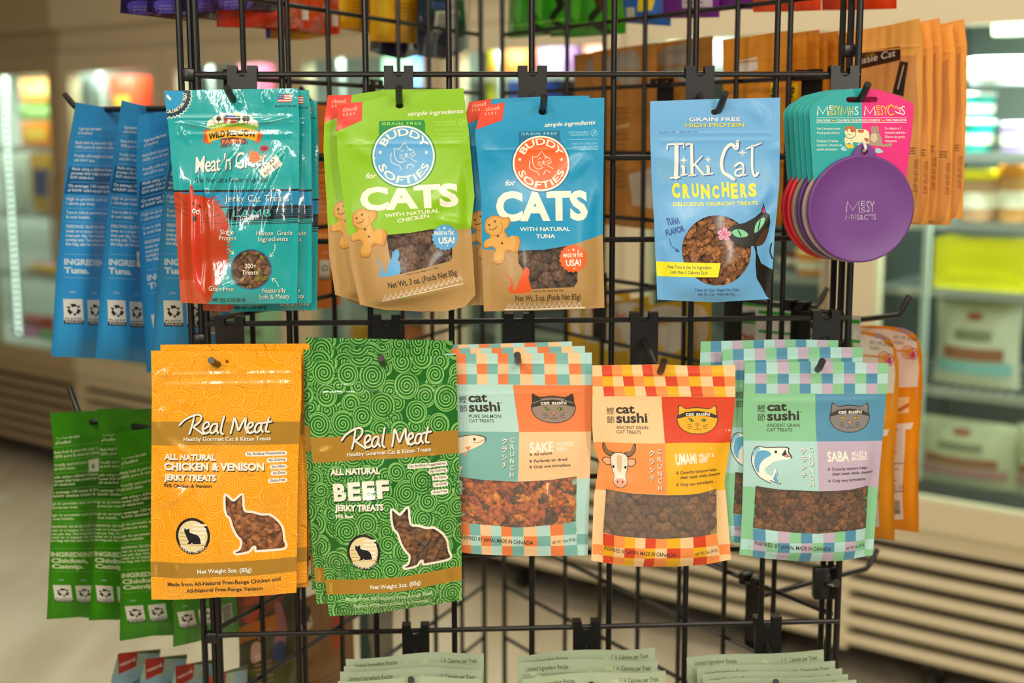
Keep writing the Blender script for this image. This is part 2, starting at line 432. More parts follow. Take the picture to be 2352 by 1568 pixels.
    def mesh(s, name, parts, mats, parent, loc):
        """parts: list of (T, A, G, grad, flip)"""
        V = []; N = []; Fc = []; MI = []; o = 0
        for T, A, G, gr, flip in parts:
            ar = (T[:, 1, 0]-T[:, 0, 0])*(T[:, 2, 1]-T[:, 0, 1])-(T[:, 1, 1]-T[:, 0, 1])*(T[:, 2, 0]-T[:, 0, 0])
            ok = np.abs(ar) > 1e-13; T, A, ar = T[ok], A[ok], ar[ok]
            sw = (ar > 0) != flip
            T = T.copy(); T[sw] = T[sw][:, ::-1]
            key = np.concatenate([np.round(T.reshape(-1, 2)*1e7), A.repeat(3, 0)*1.0], 1)
            uq, first, inv = np.unique(key, axis=0, return_index=True, return_inverse=True)
            ab = T.reshape(-1, 2)[first]; ly = A.repeat(3, 0)[first, 1]
            V.append(s.pos(ab[:, 0], ab[:, 1], ly*STEP*(-1 if flip else 1), G))
            da, db = s.samp(gr[0], ab[:, 0], ab[:, 1]), s.samp(gr[1], ab[:, 0], ab[:, 1])
            nn = np.array(s.n)-da[:, None]*np.array(s.r)+db[:, None]*np.array(s.u); nn /= np.linalg.norm(nn, axis=1)[:, None]
            N.append(-nn if flip else nn); Fc.append(inv.reshape(-1, 3)+o); MI.append(A[:, 0].astype(int)); o += len(ab)
        V = np.concatenate(V)-np.array(loc); N = np.concatenate(N); Fc = np.concatenate(Fc); MI = np.concatenate(MI)
        good = (Fc[:, 0] != Fc[:, 1]) & (Fc[:, 1] != Fc[:, 2]) & (Fc[:, 0] != Fc[:, 2]); Fc, MI = Fc[good], MI[good]
        me = bpy.data.meshes.new(name)
        me.vertices.add(len(V)); me.vertices.foreach_set('co', V.astype(np.float32).ravel())
        me.loops.add(Fc.size); me.loops.foreach_set('vertex_index', Fc.astype(np.int32).ravel())
        me.polygons.add(len(Fc)); me.polygons.foreach_set('loop_start', np.arange(0, Fc.size, 3, dtype=np.int32)); me.polygons.foreach_set('loop_total', np.full(len(Fc), 3, np.int32))
        for m in mats: me.materials.append(m)
        me.polygons.foreach_set('material_index', MI.astype(np.int32)); me.polygons.foreach_set('use_smooth', np.ones(len(Fc), bool))
        me.update(calc_edges=True)
        me.normals_split_custom_set_from_vertices(N.tolist())
        ob = bpy.data.objects.new(name, me); COL.objects.link(ob); ob.parent = parent
        return ob
    def build(s, root, part='printed_pouch', winfilm=None, winname='window_film', backside=True):
        loc = tuple(root.location)
        kb = M(s.base, s.fin); kk = M(s.back, s.fin)
        cols = [kb, kk]+s.cols
        (x0, y0), (x1, y1) = s.lo-.002, s.hi+.002
        rect = np.array([[(x0, y0), (x1, y0), (x1, y1)], [(x0, y0), (x1, y1), (x0, y1)]])
        T0, A0 = s.cutgrid(rect, np.zeros((2, 2)))
        if s.T:
            T1 = np.concatenate(s.T); A1 = np.concatenate(s.A); A1[:, 0] += 2
            T1, A1 = s.cutgrid(T1, A1); T = np.concatenate([T0, T1]); A = np.concatenate([A0, A1])
        else: T, A = T0, A0
        Tb, Ab = T0, np.tile([1., 0.], (len(T0), 1))
        wl = [s.locs(np.array(w, float)) for w in s.wins]
        for w in wl: T, A = s.cuthole(T, A, w)
        for h in s.holes:
            w = s.locs(np.array(h, float)); T, A = s.cuthole(T, A, w, 99); Tb, Ab = s.cuthole(Tb, Ab, w, 99)
        parts = [(T, A, s.dF, s.gF, False)]
        if backside: parts.append((Tb, Ab, s.dB, s.gB, True))
        ob = None if s.bare else s.mesh(part, parts, cols, root, loc)
        for w in wl:
            t = tess(w); t, a = s.cutgrid(t, np.tile([0., -.5], (len(t), 1)))
            s.mesh(winname, [(t, a, s.dF, s.gF, False)], [winfilm or film(.04)], root, loc)
        for nm, lst in s.extra.items():
            t = np.concatenate([q[0] for q in lst]); a = np.concatenate([q[1] for q in lst]); t, a = s.cutgrid(t, a)
            s.mesh(nm, [(t, a, s.dF, s.gF, False)], s.cols, root, loc)
        return ob
    def treats(s, root, poly, size, cols, kind='nugget', n=None, fin='kibble', name='treats', depth=.0035, jit=.5, flat=.7, seed=3, pad=.6):
        """the food behind a window: lumps packed just under the film, ONE uncountable part"""
        rng = random.Random(seed); w = s.locs(np.array(poly, float)); lo, hi = w.min(0)-size*pad, w.max(0)+size*pad
        mb = MB(); bm0 = bmesh.new(); bmesh.ops.create_icosphere(bm0, subdivisions=2, radius=1) if kind != 'cube' else bmesh.ops.create_cube(bm0, size=1.5)
        if kind == 'cube':
            bmesh.ops.bevel(bm0, geom=bm0.edges[:], offset=.18, segments=2, affect='EDGES')
        bm0.verts.index_update(); BV = [v.co.copy() for v in bm0.verts]; BF = [[v.index for v in f.verts] for f in bm0.faces]; bm0.free()
        loc = Vector(root.location)
        for ly in (1, 0):
            st = size*1.35; y = lo[1]; row = 0
            while y < hi[1]:
                x = lo[0]+(row % 2)*st*.5
                while x < hi[0]:
                    a, b = x+rng.uniform(-jit, jit)*size*.7, y+rng.uniform(-jit, jit)*size*.7
                    x += st
                    S, T = s.st(np.array([a]), np.array([b]))
                    if not (.07 < S[0] < .93 and .02 < T[0] < .975): continue
                    q_ = np.array([a, b]); q_ = q_+(w.mean(0)-q_)*min(.35, size*1.3/np.hypot(*(q_-w.mean(0)))) if np.hypot(*(q_-w.mean(0))) > 1e-6 else q_
                    if not inpoly(q_[None], w)[0]: continue
                    r = size*rng.uniform(.7, 1.1)
                    top = s.samp(s.dF, np.array([a]), np.array([b]))[0]; bot = s.samp(s.dB, np.array([a]), np.array([b]))[0]
                    rz = r*flat; d = top-.0012-rz*.9-ly*rz*.8-rng.uniform(0, .3)*rz
                    if d-rz*.5 < bot: d = bot+rz*.5; rz = min(rz, max(.0008, (top-.001-d)))
                    q = Matrix.Rotation(rng.uniform(0, 6.28), 3, 'Z')@Matrix.Rotation(rng.uniform(-.5, .5) if kind != 'shard' else rng.uniform(-.9, .9), 3, 'X')
                    sx, sy = rng.uniform(.8, 1.2), rng.uniform(.7, 1.1)
                    if kind == 'stick': sx, sy = 2.1, .62
                    if kind == 'shard': sx, sy = rng.uniform(.8, 1.5), rng.uniform(.5, .9)
                    f1, f2, f3 = rng.uniform(2, 5), rng.uniform(2, 5), rng.uniform(0, 6); vs = []
                    for v in BV:
                        k = 1+(.22 if kind in ('lump', 'shard') else .1)*math.sin(f1*v.x+f2*v.y*1.3+f3+2*v.z)+.06*math.sin(9*v.y+f3*2+7*v.x)
                        p = q@Vector((v.x*sx, v.y*sy, v.z)); p = p*k
                        vs.append((a+p.x*r, b+p.y*r, d+p.z*rz))
                    vs = np.array(vs); tf, tb = s.samp(s.dF, vs[:, 0], vs[:, 1]), s.samp(s.dB, vs[:, 0], vs[:, 1])
                    if (tf-tb).min() < .0022: continue
                    vs[:, 2] = np.minimum(np.maximum(vs[:, 2], tb+.0006), tf-.0006)
                    vs = np.array(s.P0-loc)+vs[:, :1]*np.array(s.r)-vs[:, 1:2]*np.array(s.u)+vs[:, 2:]*np.array(s.n)
                    mb.add(vs.tolist(), BF, M(rng.choice(cols), fin))
                y += st*.8; row += 1
        o = mb.build(name, root, ang=1.2); o['kind'] = 'stuff'
        return o

# ------------------------------------------------------------------ the wire tower's frame (three panels in a triangle)
GS = .0762
YAW = .0544
EF = Vector((math.cos(YAW), math.sin(YAW), 0)); NF = Vector((math.sin(YAW), -math.cos(YAW), 0))
PC = Vector((.019, 1.2265, CAMZ+.0554))          # middle of the front panel's bar row 0
CL = PC-EF*(4*GS)+Vector((-.006, .005, 0)); CL.z = 0
CR = PC+EF*(4*GS)+Vector((-.004, .016, 0)); CR.z = 0
def apex(C, x, y=1.768):
    P = Vector((x, y, 0)); return C+(P-C).normalized()*(8*GS)
AL = apex(CL, -.0415); AR = apex(CR, -.010)
EL = (AL-CL).normalized(); ER = (AR-CR).normalized()
NL = Vector((-EL.y, EL.x, 0)); NR = Vector((ER.y, -ER.x, 0))
if NL.x > 0: NL = -NL
if NR.x < 0: NR = -NR
def front(px, py, L): return hit(px, py, PC+NF*L, NF)
# ------------------------------------------------------------------ room
RP = Vector((-.07, 4.3, 0)); RE = Vector((.79, -.613, 0)).normalized(); RN = Vector((RE.y, -RE.x, 0))
Zv = Vector((0, 0, 1))
def row(t, d, z): return RP+RE*t-RN*d+Zv*z           # along the cooler row, depth behind the glass, height
def rowhit(px, py, d):
    q = hit(px, py, RP-RN*d, RN); v = q-RP
    return v.dot(RE), q.z
def rowx(px, d, z):
    """place along the row where a picture column meets height z"""
    lo, hi = 0, PH
    for _ in range(30):
        m = (lo+hi)/2
        if rowhit(px, m, d)[1] > z: lo = m
        else: hi = m
    return rowhit(px, lo, d)[0]
def floor_mat():
    m = bpy.data.materials.new('floor_planks'); m.use_nodes = True; nt = m.node_tree; b = nt.nodes['Principled BSDF']
    tc = nt.nodes.new('ShaderNodeTexCoord'); nz = nt.nodes.new('ShaderNodeTexNoise'); nz.inputs['Scale'].default_value = 2.2; nz.inputs['Detail'].default_value = 6
    mp = nt.nodes.new('ShaderNodeMapping'); mp.inputs['Scale'].default_value = (3, .6, 1); mp.inputs['Rotation'].default_value = (0, 0, .66)
    cr = nt.nodes.new('ShaderNodeValToRGB'); cr.color_ramp.elements[0].color = lin('#c4b699'); cr.color_ramp.elements[1].color = lin('#ded3bd')
    cr.color_ramp.elements[0].position = .35; cr.color_ramp.elements[1].position = .65
    L = nt.links.new; L(tc.outputs['Object'], mp.inputs[0]); L(mp.outputs[0], nz.inputs['Vector']); L(nz.outputs['Fac'], cr.inputs[0]); L(cr.outputs[0], b.inputs['Base Color'])
    b.inputs['Roughness'].default_value = .45
    return m
mb = MB(); mb.box((0, 3, -.05), (16, 16, .1), floor_mat()); struct(mb.build('floor', smooth=False))
mb = MB(); mb.box((0, 3, 3.15), (16, 16, .1), M('#d9cfbd', 'plain')); struct(mb.build('ceiling', smooth=False))
mb = MB(); mb.box(row(0, 1.25, 1.55), (14, .1, 3.1), M('#cdbf9f', 'plain'), X=RE, Y=RN); struct(mb.build('wall_back', smooth=False))

STEEL = M('#c3b193', 'satin'); DSTEEL = M('#8d7a5f', 'satin'); WHITE = M('#e6ece4', 'plain'); DARK = M('#1c1813', 'plain'); CAST = M('#23211f', 'paint')
LEDM = glow('#eafff4', 5.0); SHELF = M('#cfd3d0', 'steel'); GLASS = film(0.0, '#f4fbf6', .02)
def cooler(t0, n, pitch, label, shelves, frame, led_power, inner='#e6ece4', led=True):
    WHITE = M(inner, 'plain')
    root = thing('display_cooler', label, 'cooler', row(t0+n*pitch/2, .4, 0), 'glass door coolers along the back')
    t1 = t0+n*pitch; loc = root.location; D = .8; c = MB()
    def bx(mb, ta, tb, d0, d1, z0, z1, m): mb.box(row((ta+tb)/2, (d0+d1)/2, (z0+z1)/2), (tb-ta, abs(d1-d0), z1-z0), m, X=RE, Y=-RN)
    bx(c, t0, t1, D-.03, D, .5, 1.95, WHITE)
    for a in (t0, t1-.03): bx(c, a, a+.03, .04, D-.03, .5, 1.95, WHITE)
    bx(c, t0, t1, .0, D, 1.95, 2.0, frame); bx(c, t0, t1, .04, D, .46, .5, WHITE)
    c.build('cabinet', root, smooth=False, loc=loc)
    c = MB(); bx(c, t0, t1, -.05, D, 2.0, 2.42, frame); bx(c, t0, t1, -.012, .05, 1.905, 2.0, frame); c.build('header', root, smooth=False, loc=loc)
    c = MB(); bx(c, t0, t1, .03, D, .12, .46, DARK)
    for i in range(6):
        z = .148+i*.053; y = [(-.019*math.cos(math.radians(q)), .0155*math.sin(math.radians(q))) for q in range(-90, 91, 15)]+[(.012, .0155), (.012, -.0155)]
        o = row(t0+.01, 0, z); c.prism([(p, q) for p, q in y], o, -RN, Zv, RE, t1-t0-.02, frame)
    bx(c, t0, t1, -.01, .03, .455, .505, frame); bx(c, t0, t0+.03, -.014, .03, .12, .46, frame); bx(c, t1-.03, t1, -.014, .03, .12, .46, frame)
    c.build('louvred_base', root, smooth=False, loc=loc)
    for a in (t0+.25, t1-.25):
        for d in (.1, D-.1):
            c = MB(); c.lathe(row(a, d, .05)-RE*.015, [(.02, 0), (.05, .002), (.05, .028), (.02, .03)], CAST, 16, axis=RE); bx(c, a-.03, a+.03, d-.03, d+.03, .08, .12, CAST); c.build('caster', root, loc=loc)
    for i in range(n):
        a, b = t0+i*pitch, t0+(i+1)*pitch; w = .075
        f = MB()
        for p, q in ((a+.004, a+w), (b-w, b-.004)): bx(f, p, q, -.03, .03, .51, 1.9, frame)
        bx(f, a+w, b-w, -.03, .03, 1.82, 1.9, frame); bx(f, a+w, b-w, -.03, .03, .51, .59, frame)
        d = f.build('door', root, smooth=False, loc=loc)
        g = MB(); bx(g, a+w, b-w, -.004, .004, .585, 1.825, GLASS); g.build('glass', d, smooth=False, loc=loc)
        h = MB(); pz = b-.04
        h.tube([row(pz, -.03, 1.0), row(pz, -.07, 1.02), row(pz, -.07, 1.38), row(pz, -.03, 1.4)], .009, M('#a89a82', 'steel')); h.build('handle', d, loc=loc)
        s = MB(); bx(s, a+w+.10, a+w+.116, .05, .065, .62, 1.84, M('#b9c4be', 'plain'))
        nl = 42
        for j in range(nl if led else 0):
            s.box(row(a+w+.108, .046, .64+j*1.18/(nl-1)), (.010, .010, .010), LEDM, X=RE, Y=-RN)
        s.build('led_strip', root, smooth=False, loc=loc)
        l2 = lamp('cooler_light', 'AREA', row((a+b)/2, .045, 1.815), row((a+b)/2, .36, .95), led_power*(.8 if led_power > 10 else .3), (.9, 1.0, .92), shape='RECTANGLE', size=pitch*.7, size_y=.04)  # added fill hidden behind the door top, brightens the fronts of the goods
        for z in shelves:
            s = MB(); bx(s, a+.02, b-.02, .10, .12, z-.022, z, SHELF); bx(s, a+.02, b-.02, .60, .62, z-.018, z, SHELF)
            for j in range(int((pitch-.04)/.03)): s.tube([row(a+.03+j*.03, .11, z-.004), row(a+.03+j*.03, .61, z-.004)], .0035, SHELF, n=5)
            s.build('wire_shelf', root, smooth=False, loc=loc)
        l = lamp('cooler_light', 'AREA', row((a+b)/2, .16, 1.86), row((a+b)/2, .34, 0), led_power*.5, (.86, 1.0, .93), shape='RECTANGLE', size=pitch*.8, size_y=.12)
    return root
PIT = .723
cooler(-4.53, 3, PIT, 'brown-lit glass door cooler at the far left, frozen boxes behind its doors', (.91, 1.2, 1.5), M('#a8916c', 'satin'), 8)  # browner, darker frame: the dimmer light at this end is put into its colour
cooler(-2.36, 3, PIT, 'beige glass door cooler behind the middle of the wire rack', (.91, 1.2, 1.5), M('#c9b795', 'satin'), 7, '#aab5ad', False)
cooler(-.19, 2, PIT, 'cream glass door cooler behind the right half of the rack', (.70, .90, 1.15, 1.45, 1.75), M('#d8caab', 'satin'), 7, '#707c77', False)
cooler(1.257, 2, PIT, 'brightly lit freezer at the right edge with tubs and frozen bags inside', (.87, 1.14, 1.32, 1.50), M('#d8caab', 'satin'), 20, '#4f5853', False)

# ------------------------------------------------------------------ goods in the coolers
def goods(kind, px, ytop, z, wpx, col, label, cat, group, d=.17, col2=None, dep=None, name=None):
    """stands on the shelf at height z; px is the middle column, ytop the picture row of its top, wpx its width in the picture"""
    t = rowx(px, d, z+.05); P = row(t, d, z)
    dist = math.hypot(P.x, P.y); k = FPX/(P.y*math.cos(PITCH)-(P.z-CAMZ)*math.sin(PITCH))
    ax = abs(RE.x*P.y-RE.y*P.x)/dist
    w = wpx/k/max(.4, ax); top = rowhit(px, ytop, d)[1]; h = max(.04, top-z)
    dp = dep or min(w, .11)
    root = thing(name or kind, label, cat, P, group)
    m, m2 = M(col, 'satin'), M(col2 or '#f2efe6', 'satin')
    X, Y = RE, RN
    if kind == 'carton':
        b = MB(); b.box(P+Zv*h/2, (w, dp, h), m, X=X, Y=Y, bev=.004); b.build('carton_body', root, loc=P)
        b = MB(); b.box(P+Zv*h*.5+Y*(dp/2+.001), (w*.7, .002, h*.45), m2, X=X, Y=Y); b.build('printed_panel', root, loc=P)
    elif kind in ('tub', 'jar', 'bucket'):
        r = w/2; b = MB()
        if kind == 'jar': pr = [(r*.9, 0), (r, .006), (r, h*.74), (r*.85, h*.8)]
        else: pr = [(r*.82, 0), (r*.84, .004), (r*.96, h*.84), (r*.9, h*.86)]
        b.lathe(P, pr, m, 28); b.build('container', root, loc=P)
        b = MB(); q = .8 if kind == 'jar' else .85
        b.lathe(P+Zv*h*q, [(r*.9, 0), (r*1.02, .003), (r*1.02, h*(1-q)-.004), (r*.96, h*(1-q))], m2, 28); b.build('lid', root, loc=P)
        b = MB(); b.lathe(P+Zv*h*.25, [(r*.93 if kind != 'jar' else r*1.003, 0), (r*.97 if kind != 'jar' else r*1.003, h*.3)], M('#efe9d6', 'card'), 28); b.build('label_band', root, loc=P)
    elif kind == 'pouch':
        b = MB(); n, mm = 12, 14; vs = []; fs = []
        for sd in (1, -1):
            for j in range(mm+1):
                for i in range(n+1):
                    s, tt = i/n, j/mm
                    pf = (math.sin(math.pi*s)**.7)*(math.sin(math.pi*min(1, .12+tt*.88))**.6)*(1 if tt < 1 else 0)
                    wob = 1-.06*math.sin(math.pi*tt)
                    vs.append(P+X*((s-.5)*w*wob)+Zv*(tt*h)+Y*(sd*dp/2*pf))
        N = (n+1)*(mm+1)
        for sd in range(2):
            for j in range(mm):
                for i in range(n):
                    a = sd*N+j*(n+1)+i; fs.append((a, a+1, a+n+2, a+n+1))
        b.add(vs, fs, m); b.build('pouch_body', root, loc=P)
        def belt(f0, f1, mat, nm, s0=.06, s1=.94):
            q = MB(); v = []; f = []
            for j in range(5):
                tt = f0+(f1-f0)*j/4
                for i in range(9):
                    s = s0+(s1-s0)*i/8
                    pf = (math.sin(math.pi*s)**.7)*(math.sin(math.pi*min(1, .12+tt*.88))**.6)
                    v.append(P+X*((s-.5)*w*(1-.06*math.sin(math.pi*tt)))+Zv*(tt*h)+Y*(dp/2*pf+.003))
            for j in range(4):
                for i in range(8): f.append((j*9+i, j*9+i+1, j*9+i+10, j*9+i+9))
            q.add(v, f, mat); q.build(nm, root, loc=P)
        belt(.16, .30, m2, 'colour_band')
        if dp > .07:
            belt(.33, .47, M('#a4674a', 'satin'), 'food_picture', .14, .86); belt(.56, .68, M('#8a8f76', 'satin'), 'printed_name', .28, .72); belt(.8, .88, M('#b5483e', 'satin'), 'printed_badge', .42, .58)
    return root
G = 'goods in the far left cooler'
Gc = 'goods in the middle coolers'
Gr = 'goods in the right freezer'
for a in [
 ('carton', 108, 182, 1.706, 72, '#f0932a', 'orange frozen food carton on top of the stack behind the far left glass door', 'carton', G, .2, '#e8d27a'),
 ('carton', 108, 240, 1.629, 76, '#6fae3c', 'green carton in the middle of the stack behind the far left door', 'carton', G, .2, '#b9d98a'),
 ('carton', 105, 278, 1.503, 62, '#f28a12', 'small orange and yellow carton at the bottom of the far left stack', 'carton', G, .2, '#f3c84a'),
 ('carton', 124, 352, 1.203, 50, '#d9a53a', 'tall yellow carton standing under the far left stack of cartons', 'carton', G, .2, '#4a5a96'),
 ('carton', 60, 355, 1.203, 60, '#dfe6d6', 'pale carton beside the tall yellow one behind the far left door', 'carton', G, .3, '#cfd8c8'),
 ('pouch', 108, 600, .913, 60, '#d667b8', 'pink pouch on the lower shelf behind the far left door', 'pouch', G, .25, '#f2d9ec'),
 ('pouch', 100, 645, .913, 66, '#f2c018', 'yellow pouch lying in front of the pink one on the lower shelf', 'pouch', G, .17, '#e59a12'),
 ('pouch', 88, 722, .592, 70, '#c94a44', 'red pouch on the bottom of the far left cooler', 'pouch', G, .3, '#e9c9c4'),
 ('pouch', 62, 790, .592, 60, '#df79c6', 'pink pouch at the bottom left of the far left cooler', 'pouch', G, .17, '#f2d9ec'),
 ('pouch', 128, 800, .592, 72, '#2fb558', 'bright green pouch at the bottom of the far left door', 'pouch', G, .17, '#8fe0a4'),
 ('pouch', 172, 815, .592, 50, '#7fc9a8', 'pale green pouch beside the bright green one in the cooler', 'pouch', G, .25, '#d6f0e2'),
 ('carton', 308, 175, 1.503, 48, '#e8552e', 'red orange carton behind the second glass door from the left', 'carton', G, .18, '#f3c94e'),
 ('carton', 384, 170, 1.503, 26, '#d8402a', 'deep red carton beside the orange one behind the second door', 'carton', G, .22, '#f0a088'),
 ('carton', 238, 182, 1.503, 30, '#8c9a94', 'grey teal carton behind the left of the second door', 'carton', G, .12, '#b9c4bf'),
 ('pouch', 300, 835, .592, 56, '#e3b822', 'yellow pouch low behind the second door, above the green clip-strip pouches', 'pouch', G, .2, '#5f3f58'),
 ('pouch', 345, 838, .592, 56, '#4fae58', 'green pouch low behind the second door', 'pouch', G, .17, '#a8e0ae'),
]: goods(*a)
for a in [
 ('carton', 600, 150, 1.503, 48, '#d65a7a', 'pink carton high behind the third glass door', 'carton', Gc, .2, '#9ed3d0'),
 ('carton', 664, 150, 1.503, 28, '#a9d2cf', 'pale teal carton beside the pink one behind the third door', 'carton', Gc, .25, '#e6f3f0'),
 ('pouch', 600, 700, .592, 110, '#b8dcb0', 'pale green pouch low behind the third door, left of the door post', 'pouch', Gc, .17, '#dfe9b0'),
 ('pouch', 622, 690, .592, 50, '#74c48a', 'mint green pouch behind the pale green one', 'pouch', Gc, .3, '#d8e07a'),
 ('carton', 672, 730, .592, 26, '#e0a0a0', 'small pink carton beside the door post of the middle cooler', 'carton', Gc, .17, '#f0d6d0'),
 ('carton', 938, 135, 1.503, 66, '#8fc3a0', 'light green and blue carton high behind the fourth door', 'carton', Gc, .2, '#7fa8e6'),
 ('carton', 1000, 118, 1.503, 60, '#5f8fe2', 'sky blue carton high behind the fourth door', 'carton', Gc, .18, '#8fb2ee'),
 ('pouch', 880, 700, .913, 90, '#2fae3e', 'bright green pouch behind the fourth door', 'pouch', Gc, .2, '#5fd070'),
 ('pouch', 960, 690, .913, 60, '#3f8fe0', 'bright blue pouch beside the green one behind the fourth door', 'pouch', Gc, .17, '#7fc0ea'),
 ('carton', 1018, 650, .913, 34, '#dd4a4a', 'red carton at the right of the fourth door', 'carton', Gc, .18, '#e89a9a'),
 ('carton', 835, 745, .592, 40, '#eda62a', 'amber carton low behind the fourth door', 'carton', Gc, .32, '#f2cf5a'),
 ('pouch', 985, 738, .592, 130, '#d4703a', 'orange pouch with a pale band low behind the fourth door', 'pouch', Gc, .17, '#e9d3a8'),
 ('pouch', 905, 745, .592, 90, '#c9803c', 'brown orange pouch low in the middle cooler', 'pouch', Gc, .26, '#d64a36'),
 ('carton', 1150, 92, 1.753, 34, '#eda51f', 'yellow carton behind the fifth door by its left post', 'carton', Gc, .18, '#e4da2c'),
 ('carton', 1207, 92, 1.753, 54, '#ee8a3c', 'orange carton high behind the fifth door', 'carton', Gc, .2, '#f0b070'),
 ('carton', 1285, 84, 1.753, 56, '#b08fd0', 'lilac carton behind the fifth door', 'carton', Gc, .2, '#c9b4de'),
 ('carton', 1400, 88, 1.753, 76, '#ee8578', 'salmon pink carton with rounded corners behind the fifth door', 'carton', Gc, .2, '#f2a598'),
 ('carton', 1225, 172, 1.453, 84, '#2a55b8', 'royal blue carton below the orange ones behind the fifth door', 'carton', Gc, .2, '#8f9298'),
 ('carton', 1355, 168, 1.453, 40, '#d8462e', 'red carton standing beside the blue one behind the fifth door', 'carton', Gc, .14, '#e87a5c'),
 ('carton', 1150, 180, 1.453, 36, '#dcd42a', 'lemon yellow carton left of the blue one behind the fifth door', 'carton', Gc, .16, '#c2b61e'),
 ('carton', 1515, 64, 1.753, 84, '#e0d6c0', 'cream carton high behind the fifth door, right side', 'carton', Gc, .2, '#cfc3a8'),
 ('carton', 1640, 80, 1.753, 84, '#b9c2bd', 'pale grey carton high behind the sixth door', 'carton', Gc, .22, '#d6c2d6'),
 ('carton', 1425, 515, 1.153, 70, '#ea8a30', 'orange carton between the two blue treat pouches, on a cooler shelf', 'carton', Gc, .16, '#ee8f8c'),
 ('carton', 1430, 628, .903, 74, '#cdbccb', 'pale lilac carton below the orange one seen through the grid', 'carton', Gc, .16, '#e8e42c'),
 ('bucket', 1871, 573, 1.153, 80, '#f0952c', 'orange treat bucket on a shelf beside the grid', 'bucket', Gc, .15, '#f2c27c'),
 ('bucket', 1815, 575, 1.153, 50, '#7a2620', 'dark red bucket behind the orange one', 'bucket', Gc, .3, '#5a1c18'),
]: goods(*a)
for a in [
 ('tub', 2235, 275, 1.503, 96, '#0f9a94', 'teal tub at the bottom left of the stack on the upper freezer shelf', 'tub', Gr, .17, '#f4f4ee'),
 ('tub', 2340, 280, 1.503, 80, '#b49ad8', 'lilac tub at the right edge of the upper freezer shelf', 'tub', Gr, .17, '#efeaf6'),
 ('jar', 2250, 388, 1.323, 92, '#b98d6a', 'brown jar with a yellow lid on the freezer shelf', 'jar', Gr, .17, '#f2e21a'),
 ('jar', 2338, 378, 1.323, 86, '#c08a4e', 'brown jar with an orange lid at the right edge of the shelf', 'jar', Gr, .17, '#f09a1e'),
 ('pouch', 2243, 692, .873, 190, '#dfe2cc', 'cream frozen food pouch with a blue band on the upper bag shelf', 'pouch', Gr, .2, '#8fd0d6'),
 ('pouch', 2215, 962, .592, 230, '#d9e0bd', 'cream frozen food pouch with a pink band on the freezer floor', 'pouch', Gr, .2, '#d59aa2'),
 ('pouch', 2380, 975, .592, 90, '#dde4c2', 'cream frozen food pouch cut by the right edge of the picture', 'pouch', Gr, .2, '#d59aa2'),
]: goods(*a)
c = goods('carton', 2262, 545, 1.142, 196, '#f4ec10', 'large bright yellow carton standing on the middle freezer shelf', 'carton', Gr, .17, '#f4ec10', name='carton')
for px, yb, hp, wp, col, col2, lab in [(2235, 275, 62, 96, '#12a09a', '#f4f4ee', 'teal tub on top of the lower one on the freezer shelf'), (2325, 80, 130, 90, '#cfd8b0', '#e6efe6', 'green printed tub high at the upper right corner'), (2300, 195, 60, 150, '#e9eef6', '#f6f8fa', 'wide white tub under the green printed one')]:
    t, z = rowhit(px, yb, .17); goods('tub', px, yb-hp, z, wp, col, lab, 'tub', Gr, .17, col2)
# ------------------------------------------------------------------ wire tower
BLACK = M('#0e0d0c', 'paint')
tower = thing('wire_display_rack', 'tall black three-sided wire grid rack carrying all the treat pouches', 'display rack', (PC.x, PC.y+.2, 0))
TL_ = tower.location
ROWS = range(-6, 19)
def zrow(j): return PC.z-j*GS
def panel(A, E, N, name_, extra):
    u = MB(); zt, zb = zrow(-6)+.01, .03
    for i in [0, 8]: u.tube([A+E*(i*GS)+Zv*zb, A+E*(i*GS)+Zv*zt], .0033, BLACK, n=10)
    for off in extra: u.tube([A+off+Zv*zb, A+off+Zv*zt], .0031, BLACK, n=10)
    p = u.build('wire_panel', tower, loc=TL_)
    g = MB()
    for i in range(1, 8): g.tube([A+E*(i*GS)-N*.0027+Zv*(zrow(18)), A+E*(i*GS)-N*.0027+Zv*zt], .0028, BLACK, n=10)
    g.build('upright_wires', p, loc=TL_)
    g = MB()
    for j in ROWS: g.tube([A+N*.0024+Zv*zrow(j)-E*.001, A+E*(8*GS+.001)+N*.0024+Zv*zrow(j)], .0026, BLACK, n=10)
    g.build('cross_wires', p, loc=TL_)
    f = MB()
    for i in (0, 8): f.lathe(A+E*(i*GS), [(.018, 0), (.018, .02), (.008, .032)], BLACK, 14)
    f.build('foot', p, loc=TL_)
FA = PC-EF*(4*GS); FA.z = 0
panel(FA, EF, NF, 'front', [])
panel(CL, EL, NL, 'left', [NL*.009-EL*.004])
panel(CR, ER, NR, 'right', [-ER*(-.012)+NR*.002])
for C_, sd, zz in ((CL, -1, zrow(0)), (CL, -1, zrow(3.2)), (CL, -1, zrow(7.05)), (CR, 1, zrow(6.55)), (CR, 0, zrow(-.3)), (CR, 0, zrow(3.4))):
    m = MB(); big = sd > 0; q = C_+Vector((.001*sd-.006*big, -.001, zz)); m.box(q, (.026 if big else .014, .012, .034 if big else .012), BLACK, bev=.003); jn = m.build('joiner_clip', tower, loc=TL_)
    if big:
        m = MB(); m.tube([q+Vector((0, -.004, .0)), q+Vector((.006, -.020, .006))], .0042, M('#b9b9b4', 'chrome'), n=12); m.build('bolt', jn, loc=TL_)

